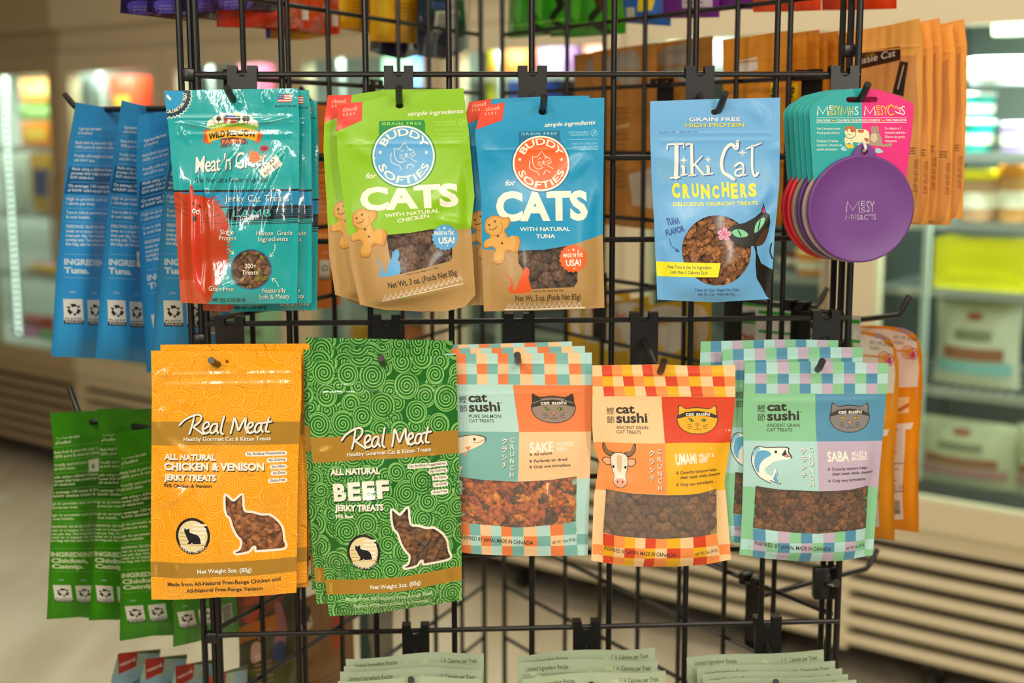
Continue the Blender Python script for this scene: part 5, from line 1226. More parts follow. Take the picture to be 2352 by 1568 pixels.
# ---------------- can covers on printed cards
g9 = 'silicone can covers on cards'
LC = LB+.006
def can_cover(lidcol, label):
    P0 = hit(1975, 235, PC+NF*LC, NF); root = thing('can_cover', label, 'can cover', P0, g9)
    s = Sheet(P0, NF, [(1160, 215), (1168, 400), (1188, 690)], [(1856, 190), (1845, 340), (1803, 680)], [(1160, 235), (1166, 205), (1200, 165), (1300, 102), (1420, 72), (1520, 64), (1620, 75), (1750, 116), (1846, 165), (1856, 190)],
      [(1188, 690), (1230, 640), (1300, 582), (1400, 532), (1500, 515), (1600, 540), (1700, 592), (1760, 642), (1803, 680)], K3, base='#12a09f', fin='card', puff=.0001, wav=0, cell=.004, back='#e9e6dd')
    s.P([(1509, 0), (1900, 0), (1900, 700), (1512, 700)], '#dd0a78', 1)
    s.holes.append(rrect(1405, 122, 1615, 160, 17))
    YE, WH = '#f0c21a', '#f4efe6'
    def word(x, col2, rest, scale=1):
        s.S([(x, 244), (x+6, 186), (x+36, 236), (x+66, 186), (x+72, 244)], 8, WH, 3, smooth=False)
        s.W('E', x+80, 208, x+104, 208, 28, YE if rest == 'C' else WH, 0, 3); s.W('S', x+80, 246, x+104, 246, 30, YE, 0, 3)
        s.W('SY', x+108, 244, x+152, 244, 62, col2, 0, 3)
    word(1212, YE, 'M'); word(1526, YE, 'C')
    s.S([(1368, 244), (1374, 190), (1394, 236), (1412, 190), (1420, 244)], 8, YE, 3, smooth=False); s.W('U', 1424, 212, 1450, 212, 26, YE, 0, 3); s.W('TT', 1424, 246, 1456, 246, 26, WH, 0, 3); s.W('S', 1460, 244, 1486, 244, 56, WH, 0, 3)
    s.S([(1722, 190), (1700, 178), (1684, 200), (1684, 226), (1700, 244), (1722, 236)], 8, YE, 3); s.W('A', 1724, 206, 1752, 206, 28, YE, 0, 3); s.W('T', 1752, 238, 1774, 238, 44, WH, 0, 3); s.W('S', 1772, 244, 1796, 244, 60, WH, 0, 3); s.S([(1732, 220), (1748, 230), (1766, 234)], 7, WH, 3)
    s.S([(1205, 262), (1806, 262)], 2.5, WH, 3); s.S([(1205, 296), (1806, 294)], 2.5, WH, 3)
    s.W('CAN COVER', 1206, 288, 1298, 288, 15, WH, .02, 3); s.W('COUVERCLE DE BOÎTE DE CONSERVE', 1338, 288, 1630, 287, 15, WH, .02, 3); s.W('TAPA PARA LATAS', 1670, 286, 1806, 285, 15, WH, .02, 3)
    for x in (1318, 1650): s.S([(x-14, 276), (x, 282), (x+14, 279)], 5, YE, 3)
    for t, x0, y, x1 in (('Fits 3 standard sizes -', 1210, 342, 1376), ('Food grade silicone', 1210, 370, 1360), ("S'adapte à 3 tailles", 1208, 424, 1350), ('standard - Silicone de', 1208, 452, 1374), ('qualité alimentaire', 1208, 480, 1346), ('Se adapta a 3', 1662, 340, 1770), ('tamaños estándar -', 1662, 368, 1810), ('Silicona de grado', 1662, 396, 1796), ('alimenticio', 1662, 424, 1744)): s.W(t, x0, y, x1, y, 15.5, WH, 0, 3)
    # dog and cat drawing
    s.P([(1440, 345), (1500, 338), (1548, 350), (1558, 400), (1540, 440), (1470, 425), (1400, 430), (1398, 390)], '#f0e3b4', 3, True); s.C(1430, 355, 36, 38, '#f0e3b4', 3.3)
    s.P([(1396, 340), (1410, 318), (1455, 320), (1470, 350), (1440, 360), (1425, 335), (1405, 350)], '#b8602c', 3.6, True); s.P([(1480, 345), (1520, 342), (1515, 362), (1488, 360)], '#b8602c', 3.6, True); s.P([(1520, 400), (1550, 400), (1545, 425)], '#b8602c', 3.6, True)
    s.S([(1398, 388), (1430, 400), (1462, 385), (1468, 350)], 4, '#2a4a5c', 3.9); s.C(1412, 352, 4, 4, INK, 3.9, 10); s.C(1440, 350, 4, 4, INK, 3.9, 10); s.S([(1408, 376), (1424, 372), (1442, 378)], 3, INK, 3.9)
    for x in (1405, 1440, 1545): s.S([(x, 410), (x, 440)], 16, '#f0e3b4', 3.1)
    s.P([(1400, 455), (1405, 440), (1450, 440), (1456, 462), (1420, 468)], '#e8c02a', 3.7); s.P([(1368, 470), (1385, 452), (1410, 478), (1380, 482)], '#9fd0d8', 3.5, True)
    s.P([(1570, 330), (1580, 318), (1595, 325), (1610, 316), (1620, 330), (1622, 360), (1640, 400), (1650, 440), (1700, 430), (1712, 440), (1690, 455), (1600, 450), (1552, 440), (1560, 390), (1572, 360)], '#a58e76', 3, True); s.P([(1575, 370), (1600, 362), (1612, 400), (1595, 425), (1570, 410)], '#cdbba0', 3.4, True)
    s.C(1584, 340, 3, 3, INK, 3.6, 8); s.C(1604, 340, 3, 3, INK, 3.6, 8); s.S([(1574, 358), (1596, 366), (1616, 356)], 3, '#2a4a5c', 3.7); s.P([(1598, 490), (1604, 465), (1630, 470), (1650, 490), (1620, 498)], '#9fd0d8', 3.4, True)
    s.build(root, 'hang_card')
    q = lambda x, y, d: P0+Vector(s.r)*s.loc((x, y))[0]-Vector(s.u)*s.loc((x, y))[1]+Vector(s.n)*d
    C = q(1490, 868, .0008); R = (q(1842, 868, .0008)-C).length; m = M(lidcol, 'rubber'); b = MB()
    b.lathe(C, [(R*.96, 0), (R*.992, .0006), (R, .002), (R*.995, .0046), (R*.975, .0056), (R*.955, .0056), (R*.94, .0050), (R*.5, .0048), (R*.01, .0048)], m, 64, axis=s.n)
    b.build('lid', root, loc=root.location, ang=.9)
    b = MB(); T = s.loc; px = circ(1512, 492, 84, 80, 22, 180, 360)
    outer = [(1428, 540), (1440, 500)]+[(1446+(i/10)*136, 430+abs(i-5)**2*2.4) for i in range(11)]+[(1588, 500), (1602, 540)]
    hol = circ(1512, 484, 24, 25, 14, 90, -270)
    pts = outer+[(1515, 548), (1512, 509)]+hol+[(1512, 509.2), (1509, 548)]
    loc2 = [s.loc(p) for p in pts]; b.prism([(a_, -b_) for a_, b_ in loc2], P0+Vector(s.n)*.002, s.r, s.u, s.n, .0034, m); b.build('lid_tab', root, loc=root.location)
    b = MB(); b.tube([Vector(v) for v in catmull([q(1511, 452, .0008), q(1509, 425, .0035), q(1509, 440, .0075), q(1512, 462, .0085), q(1514, 478, .006), q(1512, 486, .002)], k=4)], .0014, M('#e4e0da', 'rubber'), n=8); b.build('plastic_fastener', root, loc=root.location)
    l = Sheet(C+Vector(s.n)*.0051, NF, [(1350, 780), (1350, 980)], [(1640, 780), (1640, 980)], [(1350, 780), (1640, 780)], [(1350, 980), (1640, 980)], K3, base=lidcol, puff=0, wav=0, cell=.02, bare=True, fin='card')
    l.cur = 'printed_logo'; GR = '#b4aabb'
    l.S([(1404, 892), (1412, 820), (1448, 880), (1486, 820), (1494, 892)], 7, GR, 1, smooth=False); l.W('E', 1502, 850, 1532, 850, 34, GR, 0, 1); l.W('S', 1502, 894, 1532, 894, 34, GR, 0, 1); l.W('SY', 1540, 892, 1594, 892, 74, GR, 0, 1)
    l.S([(1400, 942), (1404, 908), (1420, 934), (1436, 908), (1442, 942)], 5, GR, 1, smooth=False); l.W('U', 1446, 920, 1466, 920, 16, GR, 0, 1); l.W('TT', 1446, 942, 1470, 942, 17, GR, 0, 1); l.W('S&C', 1474, 942, 1550, 942, 34, GR, 0, 1); l.W('A', 1552, 920, 1570, 920, 17, GR, 0, 1); l.W('T', 1570, 938, 1584, 938, 30, GR, 0, 1); l.W('S', 1586, 942, 1604, 942, 36, GR, 0, 1)
    l.build(root)
    return root
cc = can_cover('#6b3a86', 'purple silicone can cover with the teal and pink card facing forward, front of its hook')
def other(src, col, label, k, mesh={}):
    r_ = dup(src, Vector(src.location)-NF*(.0076*k)-EF*(.0026*k)+Zv*(-.0006*(k % 2)), label=label)
    for ch in r_.children:
        if ch.name.startswith('lid'):
            ch.data = ch.data.copy(); ch.data.materials[0] = M(col, 'rubber')
    return r_
other(cc, '#a08a84', 'taupe can cover directly behind the purple front one', 1)
other(cc, '#553072', 'dark purple can cover third from the front of its hook', 2)
other(cc, '#857668', 'grey brown can cover fourth from the front, next to the dark purple one', 3)
other(cc, '#cf2233', 'red can cover second from the back of its hook', 4)
other(cc, '#d42a30', 'red can cover furthest back, its card the leftmost teal edge', 5)

# ---------------- pouches on the two side panels
def side(sd, L, q, z_px):
    C_, E_, N_ = (CL, EL, NL) if sd == 'L' else (CR, ER, NR)
    P = C_+N_*L+E_*q; P.z = z_px; return P, -N_
def sidepouch(sd, L, quad, label, group, base, art=None, fin='satin', top=None, bot=None, puff=.008, left=None, right=None, part='printed_pouch', name='treat_pouch', K=(0, 0, 1), cell=.006, wav=.0008, seed=0, zips=(), **kw):
    """quad: picture corners TL, TR, BR, BL; the pouch hangs L outside its panel"""
    C_, E_, N_ = (CL, EL, NL) if sd == 'L' else (CR, ER, NR)
    PP = C_+N_*L; n = -N_; TL, TR, BR, BL = quad
    mid = ((TL[0]+TR[0])/2, (TL[1]+TR[1])/2+25); P0 = hit(mid[0], mid[1], PP, n)
    root = thing(name, label, 'treat pouch', P0, group)
    s = Sheet(P0, n, left or [TL, BL], right or [TR, BR], top or [TL, TR], bot or [BL, BR], K, base=base, fin=fin, puff=puff, cell=cell, wav=wav, seed=seed, zips=zips, **kw)
    if art: art(s)
    s.cur = 'zip_seal'; s.F = None; zl = [(a_[0]+(b_[0]-a_[0])*.13, a_[1]+(b_[1]-a_[1])*.13) for a_, b_ in ((TL, BL), (TR, BR))]
    s.S([(zl[0][0]-30, zl[0][1]+(zl[0][1]-zl[1][1])*30/max(1, zl[1][0]-zl[0][0])), (zl[1][0]+30, zl[1][1])], 3.2, base, 6, smooth=False); s.cur = None
    s.build(root, part)
    return root
def recyc(s, x0, y0, x1, y1, a, b):
    """recycling mark on a small black and white panel"""
    s.R(x0, y0, x1, y1, '#e2ded2', 3); cx, cy, r = (x0+x1)/2, y0+(y1-y0)*.42, (x1-x0)*.34
    for k in range(3):
        t = math.radians(k*120-90)
        def R_(x, y): return (cx+r*(x*math.cos(t)-y*math.sin(t)), cy+r*(x*math.sin(t)+y*math.cos(t)))
        s.P([R_(1.0, -.5), R_(1.0, .25), R_(.55, .55), R_(.5, -.1), R_(.3, -.28)], '#26241f', 4); s.P([R_(.15, .72), R_(.62, .40), R_(.70, .98)], '#26241f', 4)
    s.R(x0, y1-(y1-y0)*.14, x1, y1, '#26241f', 3.5); h = (y1-y0)*.08
    s.W(a, x0+2, y1-(y1-y0)*.17, x1-2, y1-(y1-y0)*.17, h, '#26241f', .02, 4); s.W(b, x0+3, y1-2, x1-3, y1-2, h, '#e2ded2', .02, 4)
    s.W('USA', cx-6, y0-14, cx+6, y0-14, 5, '#cfe0ea', 0, 3)
def barcode(s, x0, y0, x1, y1, rng=random.Random(2)):
    s.R(x0, y0, x1, y1, '#ddd8cc', 3); y = y0+4
    while y < y1-4:
        w = rng.choice((1.2, 1.8, 2.6)); s.R(x0+6, y, x1-3, y+w, '#2a2824', 4); y += w+rng.choice((1.2, 1.8))
def facts(s, tx, dark, rule, ing, col='#d8e6ee'):
    """the back of a freeze-dried treat pouch, drawn on the outermost blue pouch"""
    k = lambda x, y: (100+x/2.903, 180+y/2.903)
    def w(t, x0, y0, x1, y1, h=21, b=.035): s.W(t, *k(x0, y0), *k(x1, y1), h/2.903, tx, b, 3)
    s.P([k(172, 590), k(620, 604), k(590, 782), k(138, 768)], dark, 1)
    for t, x0, y, x1, sl in (('Cats love the taste', 235, 347, 378, 0), ('of PureBites!', 228, 374, 325, 0), ('Made fresh & pure with only 1 ingredient:', 212, 436, 575, 12), (ing[0], 212, 466, 590, 12), (ing[1], 204, 524, 580, 12), (ing[2], 200, 553, 340, 6), ('Made using a delicate freeze drying', 188, 612, 545, 12), ('process that helps preserve fresh', 184, 640, 520, 12), ('RAW whole food.', 178, 668, 330, 6), ('On average 130 treats & 0.4 lb', 165, 724, 500, 12), (ing[3], 160, 754, 530, 12), ('High in protein and on average', 152, 812, 510, 10), (ing[4], 150, 842, 325, 5), (ing[5], 150, 902, 520, 10), ('& coat health.', 148, 932, 292, 4),
      ('FEEDING GUIDELINES: Feed as a', 148, 996, 500, 8), ('treat or a topper for your cat. Feed 1', 146, 1026, 505, 8), ('treat per day. Not intended for pregnant', 144, 1056, 510, 8), (ing[6], 143, 1084, 505, 8), ('the bag can be used as a topper too.', 142, 1112, 490, 8)): w(t, x0, y, x1, y+sl)
    for y, x0 in ((390, 215), (482, 205), (575, 196), (690, 180), (785, 160), (865, 152), (955, 150), (1170, 138), (1325 if len(ing[8:]) == 0 else 1375, 132)): s.S([k(x0, y), k(x0+330, y+10)], 1.2, rule, 2, smooth=False)
    w('INGREDIENTS:' if len(ing) > 8 else 'INGREDIENT:', 134, 1242, 425, 1252, 42, .05)
    for i, t in enumerate(ing[7:]): w(t, 133, 1298+i*52, 133+26*len(t)+10, 1302+i*52, 42, .05)
    dy = 0 if len(ing) <= 8 else 12
    recyc(s, 142, 686+dy, 180, 743+dy, 'PLASTIC', 'POUCH'); recyc(s, 190, 688+dy, 228, 745+dy, 'PLASTIC', 'POUCH'); barcode(s, 244, 690+dy, 285, 760+dy)
g10 = 'blue freeze-dried tuna pouches'
BQ = [(175, 235), (330, 252), (298, 826), (118, 818)]
B1 = sidepouch('L', .165, BQ, 'blue tuna treat pouch seen from the back, leftmost and furthest out on its hook', g10, '#369bd8',
  lambda s: facts(s, '#d3e2ea', '#1f6c9e', '#8fc3e2', ('100% pure & natural wild-caught tuna.', 'Proudly wild-caught and made in the USA', 'with RAW tuna.', 'of RAW wild-caught tuna per bag.', '1 calorie per treat.', 'Tuna is rich in nutrients to support skin', 'nursing cats. Tuna powder at the bottom of', 'Tuna.')),
  left=[(175, 235), (158, 335), (142, 490), (128, 660), (118, 818)], right=[(330, 252), (326, 400), (312, 640), (298, 826)], top=[(175, 235), (235, 246), (262, 250), (330, 240)], bot=[(118, 818), (210, 822), (298, 826)], cell=.004, puff=.006, wav=.0007, seed=3, fin='satin', zips=((.1, .0005, .0014),))
def sdup(src, sd, dL, dE=0, dz=0, tilt=0, yaw=0, label='', group=None):
    C_, E_, N_ = (CL, EL, NL) if sd == 'L' else (CR, ER, NR)
    q = Matrix.Rotation(math.radians(tilt), 4, N_) @ Matrix.Rotation(math.radians(yaw), 4, 'Z')
    return dup(src, Vector(src.location)-N_*dL+E_*dE+Zv*dz, label=label, group=group, rot=q.to_euler())
sdup(B1, 'L', .052, .002, .000, 1.5, 4, 'blue tuna treat pouch with a white price sticker, middle of the three in view')
p_ = sdup(B1, 'L', .083, -.004, -.003, -12, -3, 'blue tuna treat pouch tilted to the right, nearest the teal jerky pouches')
sdup(B1, 'L', .120, .004, .004, 0, 0, 'blue tuna treat pouch closest to the rack, mostly behind the teal jerky pouches')
g11 = 'green freeze-dried catnip pouches'
GQ = [(115, 948), (300, 936), (272, 1428), (108, 1422)]
FG = quadmap(BQ, GQ)
def greens(s):
    s.F = FG
    facts(s, '#cfdcae', '#2c6c12', '#86b860', ('100% pure & natural chicken breast', 'Proudly sourced and made in the USA', 'with RAW chicken.', 'of RAW chicken breast & catnip.', '2 calories per treat.', 'High in protein and on average', 'treat or a topper for your cat. Tr', 'Chicken,', 'Catnip.'))
    s.cur = 'price_sticker'; s.F = None; s.P([(203, 1056), (226, 1052), (226, 1082), (204, 1084)], '#e6e2d6', 5); s.W('$', 210, 1074, 217, 1074, 9, '#3a3a34', .02, 6); s.cur = None
C1 = sidepouch('L', .185, GQ, 'green chicken and catnip pouch with a dollar price sticker, leftmost and furthest out', g11, '#3f9014', greens,
  left=[(115, 948), (122, 1010), (124, 1100), (116, 1260), (108, 1422)], right=[(300, 936), (298, 1100), (286, 1280), (272, 1428)], top=[(115, 948), (200, 944), (300, 936)], bot=[(108, 1422), (180, 1416), (272, 1424)], cell=.004, puff=.006, wav=.0006, seed=6)
def noprice(o):
    for ch in list(o.children):
        if ch.name.startswith('price_sticker'): bpy.data.objects.remove(ch)
    return o
noprice(sdup(C1, 'L', .055, .004, .006, 2, 2, 'green catnip pouch second from the left, behind the one with the price sticker'))
noprice(sdup(C1, 'L', .090, -.004, -.008, -4, -4, 'green catnip pouch third from the left, its right side behind the orange jerky pouch'))
noprice(sdup(C1, 'L', .135, .012, -.012, -5, 0, 'green catnip pouch closest to the rack, only its recycling marks below the orange pouch'))
# price sticker of the middle blue pouch
second = [o for o in SC.objects if o.get('label', '').startswith('blue tuna treat pouch with a white price')][0]
st = Sheet(hit(326, 597, Vector(second.location)-NL*.0075, -NL), -NL, [(313, 580), (318, 615)], [(340, 575), (344, 610)], [(313, 580), (340, 575)], [(318, 615), (344, 610)], base='#e8e4d8', puff=.0002, wav=0, cell=.004, fin='card')
st.W('$15', 319, 602, 338, 598, 10, '#4a4843', .01, 2); st.build(second, 'price_sticker')
# ---------------- other pouches on the left panel
def lines(s, x0, y0, x1, n, dy, h, col, slope=0, seed=1):
    """blocks of small printed copy too fine to read in the picture"""
    rng = random.Random(seed)
    for i in range(n):
        y = y0+i*dy; xe = x1-rng.uniform(0, (x1-x0)*.3)
        s.S([(x0, y), (xe, y+slope*(xe-x0))], h, col, 3, smooth=False)
def oranges(s):
    recyc(s, 722, 596, 744, 642, 'PLASTIC', 'POUCH'); recyc(s, 750, 596, 772, 642, 'PLASTIC', 'POUCH')
    lines(s, 716, 390, 780, 9, 12, 2.6, '#f2a95c', .0, 3); s.R(690, 366, 790, 402, '#b95f0a', 1); s.W('FARMS', 720, 545, 772, 545, 9, '#f3c67c', .02, 3); s.C(716, 270, 3, 4, INK, 3)
sidepouch('L', .055, [(640, 232), (790, 246), (782, 704), (650, 700)], 'orange pouch with two recycling marks, hanging behind the grid beside the teal pouches', None, '#e2770f', oranges, bot=[(650, 716), (740, 708), (782, 700)], seed=11)
g12 = 'pale blue pouches with a red tag'
def pale(s):
    s.P([(200, 1440), (400, 1440), (400, 1500), (200, 1500)], '#5d6a3c', 1); s.P([(270, 1500), (318, 1492), (312, 1530), (272, 1548)], '#b9301e', 2); s.W('natural', 276, 1530, 312, 1516, 8, '#f0d8cc', .02, 3)
    s.P([(248, 1500), (330, 1480), (330, 1530), (262, 1548), (244, 1600)], '#a9bfa8', .5, True)
    s.W('tuna', 270, 1590, 318, 1580, 14, '#e9eef0', .03, 3); s.P([(300, 1568), (330, 1550), (336, 1640), (306, 1640)], '#4f86b5', 1)
PB = sidepouch('L', .15, [(272, 1500), (368, 1490), (330, 1900), (222, 1920)], 'pale blue pouch with a red tag, leftmost at the bottom left corner', g12, '#9ab8c4', pale, left=[(272, 1500), (256, 1560), (222, 1920)], seed=5)
for i, (dL, dz, t, lab) in enumerate(((.036, .0, 0, 'pale blue pouch with a red tag, second at the bottom left'), (.072, -.002, -2, 'pale blue pouch with a red tag, third at the bottom left'), (.110, -.006, -6, 'pale blue pouch with a red tag, under the green catnip pouches by the rack corner'))):
    sdup(PB, 'L', dL, .004*i, dz, t, 0, lab)
def olive(s):
    s.P([(540, 1445), (640, 1405), (640, 1442), (540, 1482)], '#c9701a', 2); s.P([(540, 1340), (650, 1330), (640, 1390), (540, 1430)], '#8c2c12', 1, True); s.P([(566, 1345), (600, 1340), (590, 1420), (560, 1425)], '#c2421a', 2, True)
    s.P([(632, 1384), (648, 1392), (655, 1450), (645, 1500), (640, 1512), (626, 1500), (632, 1440)], '#b06a74', 2, True); s.P([(640, 1470), (650, 1478), (640, 1515), (625, 1510), (628, 1480)], '#33477a', 2.4, True)
    s.P([(570, 1535), (700, 1490), (700, 1640), (570, 1640)], '#54581e', 1); lines(s, 580, 1528, 622, 5, 10, 3, '#b08a6a', -.35, 3); s.P([(575, 1480), (592, 1474), (592, 1512), (575, 1520)], '#d0a08a', 3, True); s.C(588, 1508, 8, 8, '#d8b3a0', 3.4); lines(s, 590, 1450, 620, 3, 8, 2.5, '#c79a6a', -.35, 4)
sidepouch('L', .05, [(545, 1345), (690, 1290), (690, 1700), (560, 1760)], 'dark olive pouch with an orange band, low behind the grid at the left', None, '#3c3718', olive, seed=8, puff=.01)
def kraft(s):
    s.P([(770, 1400), (796, 1390), (778, 1470), (762, 1500), (758, 1440)], '#c24e1a', 1, True); s.P([(672, 1422), (710, 1410), (714, 1440), (680, 1450)], '#d8cfc0', 1, True); s.P([(688, 1400), (712, 1392), (708, 1426), (690, 1430)], '#3a3128', 2, True)
    s.W('TURKEY', 694, 1545, 718, 1520, 11, '#5a3a22', .02, 3); lines(s, 700, 1570, 790, 6, 14, 3, '#6e4a2c', -.45, 7)
sidepouch('L', .05, [(668, 1385), (810, 1330), (815, 1720), (690, 1790)], 'kraft brown pouch low behind the grid, left of the mint pouches', None, '#a0703f', kraft, seed=9, puff=.01)
sidepouch('L', .045, [(825, 1330), (905, 1300), (900, 1650), (830, 1690)], 'dark teal pouch low behind the grid next to the kraft brown one', None, '#2a4a4c', lambda s: (s.P([(850, 1360), (900, 1340), (900, 1500), (850, 1520)], '#8f8a7c', 1, True)), seed=10)
g13 = 'purple pouches at the upper left'
def purp(s):
    s.P([(150, -60), (700, -60), (700, 3), (150, 3)], '#2e1f52', 1); s.W('Contient pas', 335, 5, 390, 9, 8, '#cfc6dc', .01, 3); lines(s, 300, 16, 345, 2, 7, 2, '#8d82c0', 0, 3)
    s.P([(292, 6), (330, 4), (345, 30), (300, 32)], '#5a4ab4', 1.5, True); s.P([(350, 8), (366, 6), (362, 34), (352, 34)], '#6a5cc4', 1.5, True)
PU = sidepouch('L', .14, [(290, -420), (440, -400), (452, 36), (277, 30)], 'dark purple pouch, leftmost along the top edge of the picture', g13, '#2a1d4a', purp, fin='gloss', puff=.012, seed=2, bot=[(277, 30), (360, 38), (452, 50)])
for i, (dL, dE, lab) in enumerate(((.03, .004, 'dark purple pouch second from the left along the top edge'), (.062, .010, 'dark purple pouch third from the left along the top edge'), (.092, .014, 'dark purple pouch closest to the rack wires at the top left'))): sdup(PU, 'L', dL, dE, .003*i, -2*i, 0, lab)
g14 = 'red orange pouches at the top'
RD_ = sidepouch('L', .06, [(500, -360), (720, -330), (712, 66), (498, 62)], 'deep red pouch behind the top left wires', g14, '#cf2f12', lambda s: (s.P([(560, -100), (700, -100), (700, 20), (600, 30)], '#dc4417', 1, True), s.R(690, 18, 708, 46, '#e5ddd0', 2)), puff=.012, seed=4, fin='gloss')
sdup(RD_, 'L', -.02, .10, .003, 2, 0, 'red orange pouch with a white price label, right of the deep red one')
g15 = 'yellow pouches at the top'
YP = sidepouch('L', .05, [(845, -330), (975, -310), (966, 100), (850, 94)], 'yellow pouch with small printed text, in front of the navy one at the top', g15, '#dca012', lambda s: (lines(s, 890, 10, 945, 6, 9, 2.4, '#7a5410', .0, 3), s.R(862, 0, 880, 80, '#e3b52a', 1)), puff=.01, seed=6)
sdup(YP, 'L', -.035, -.03, .012, 3, 0, 'yellow pouch leaning behind the other yellow one at the top')
YB = sidepouch('L', .09, [(600, -200), (770, -190), (768, 84), (612, 84)], 'amber pouch with a blue bottom corner, under the red pouches at the top', None, '#d8920f', lambda s: s.P([(596, 60), (618, 60), (618, 92), (596, 92)], '#2450d0', 2, True), seed=7, bot=[(612, 88), (690, 92), (768, 80)])
g16 = 'navy pouches at the top centre'
NV = sidepouch('L', .03, [(962, -280), (1092, -260), (1076, 118), (958, 138)], 'navy and green pouch with a barcode label at the top centre', g16, '#1d1838', lambda s: (barcode(s, 990, 26, 1046, 72), s.P([(1020, -20), (1090, -30), (1086, 100), (1060, 60)], '#1d4a2a', 1, True), s.P([(975, 6), (1010, 4), (1010, 20), (975, 22)], '#3d3a8a', 2)), fin='gloss', seed=12, bot=[(958, 128), (1020, 136), (1076, 112)])
sdup(NV, 'L', -.03, -.05, -.004, 4, 0, 'dark violet pouch bottom edge below the yellow ones at the top')

# ---------------- pouches on the right panel
g17 = 'orange jerky pouches on the right side'
def aussie(s):
    s.P([(1968, 122), (2068, 106), (2068, 138), (1970, 160)], '#2b211b', 2)
    s.W('Aussie Cat', 1955, 152, 2058, 128, 15, '#e6dfd2', .0, 3, .3); s.W('NATURAL', 1990, 132, 2012, 126, 6, '#d0962a', 0, 3)
    s.P([(2066, 140), (2086, 143), (2078, 222), (2055, 215)], '#2b211b', 2); s.S([(2076, 150), (2066, 205)], 5, '#cfc6b6', 3, taper=True)
    s.P([(1955, 165), (2092, 128), (2104, 150), (2098, 500), (1960, 500)], '#dd9a58', 1, True)
    s.W('EXP 05-07-2026', 2106, 440, 2110, 366, 7, '#6a3c16', 0, 3); lines(s, 2090, 340, 2106, 3, 6, 2.4, '#4a2c12', 0, 3)
    for x in (2095, 2101): s.S([(x, 150), (x-2, 320), (x, 480)], 1.4, '#dba468', 3)
AU = sidepouch('R', .115, [(1940, 66), (2113, 42), (2108, 512), (1950, 508)], 'orange jerky pouch with a black label, first of the row at the upper right', g17, '#fab55c', aussie, fin='gloss', puff=.009, seed=14, cell=.004, wav=.0010, right=[(2113, 42), (2119, 100), (2117, 300), (2108, 512)], top=[(1940, 74), (2040, 58), (2113, 42)], zips=((.13, .0006, .0014),))
for i, (dL, dE, dz, t, yw, lab) in enumerate(((-.011, -.002, -.002, 0, 2, 'second'), (-.030, -.001, .002, .6, -2, 'third'), (-.048, .0, -.004, .2, 2, 'fourth'), (-.056, .001, -.002, .4, -3, 'fifth'), (-.066, .0, .002, -.3, 1, 'sixth'))): sdup(AU, 'R', dL, dE, dz, t, yw, 'orange jerky pouch, %s from the left in the row beside the freezer' % lab)
g18 = 'orange and white tube treat pouches'
def churu(s):
    s.P([(1900, 762), (1985, 768), (2022, 778), (2050, 800), (2056, 860), (2053, 900), (2046, 980), (2040, 1000), (1900, 1000)], '#ece3d6', 1)
    s.P([(1900, 905), (2052, 902), (2046, 985), (1900, 990)], '#ea951a', 1.5); s.P([(1900, 992), (2030, 990), (2024, 1208), (1900, 1210)], '#e9e0d4', 1.6)
    s.W('07.19.2026', 1998, 790, 2050, 796, 8, '#4a4440', 0, 3); s.W('FGMG', 1998, 802, 2020, 804, 7, '#4a4440', 0, 3); lines(s, 2010, 766, 2046, 2, 7, 4, '#9a9ac0', .2, 3)
    s.ring(2030, 822, 14, 16, 3, '#e08a8a', 3); s.C(2030, 822, 9, 11, '#eab05a', 3); s.ring(2056-14, 826, 11, 14, 2.5, '#d2527a', 3.3); s.P([(2042, 816), (2048, 830), (2042, 836), (2036, 830)], '#cf3f78', 3.4, True)
    s.R(2006, 925, 2036, 962, '#f2d09a', 2); s.P([(2008, 955), (2036, 938), (2036, 948), (2018, 960)], '#c8702a', 3)
    lines(s, 1950, 1000, 2028, 12, 13, 2.4, '#7a6a5e', 0, 5); s.W('3.95', 2008, 1140, 2030, 1140, 12, '#8a7f72', 0, 4); barcode(s, 1985, 1160, 2022, 1200)
    s.W('Churu', 1930, 818, 1975, 806, 18, '#d0343a', .03, 3)
CH = sidepouch('R', .10, [(1880, 748), (2062, 762), (2052, 1240), (1890, 1215)], 'orange and white tube treat pouch with a date stamp, front of the pair', g18, '#eb9416', churu, puff=.009, seed=16, cell=.004, top=[(1880, 758), (1975, 760), (2022, 766), (2044, 778), (2056, 800), (2062, 830)], right=[(2062, 800), (2064, 900), (2054, 1060), (2054, 1240)], zips=((.1, .0004, .0014),))
sdup(CH, 'R', -.034, -.002, .003, -.3, 0, 'orange and white tube treat pouch behind the other, its edge nearest the freezer')
g19 = 'kraft pouches seen through the grid'
KR = sidepouch('R', .05, [(1362, 118), (1510, 98), (1505, 528), (1366, 512)], 'kraft brown pouch between the bright blue and light blue treat pouches, through the grid', g19, '#a9712c', lambda s: (s.P([(1400, 130), (1462, 120), (1462, 200), (1400, 170)], '#8f8678', 1, True), lines(s, 1416, 250, 1450, 16, 12, 3, '#7c5520', -.12, 3), s.P([(1455, 400), (1500, 385), (1500, 480), (1460, 470)], '#b9ab98', 2), s.W('RAW', 1424, 300, 1452, 292, 12, '#d0b070', .03, 3)), seed=18)
sdup(KR, 'R', -.02, .07, .0, 0, 0, 'kraft brown pouch further left through the grid, behind the blue pouch hook')
sdup(KR, 'R', -.02, -.075, .004, 0, 0, 'grey brown pouch right of the other kraft ones, through the grid')
g20 = 'amber pouches on the right side'
AM = sidepouch('R', .02, [(1660, 92), (1812, 70), (1806, 520), (1664, 505)], 'amber pouch behind the light blue cruncher hook plate', g20, '#d68a26', lambda s: (s.P([(1690, 140), (1740, 130), (1740, 160), (1690, 170)], '#d9cdbb', 1), s.W('98', 1776, 232, 1782, 200, 8, '#2a2418', .03, 3), s.R(1770, 190, 1788, 240, '#e3c81e', 2)), seed=19)
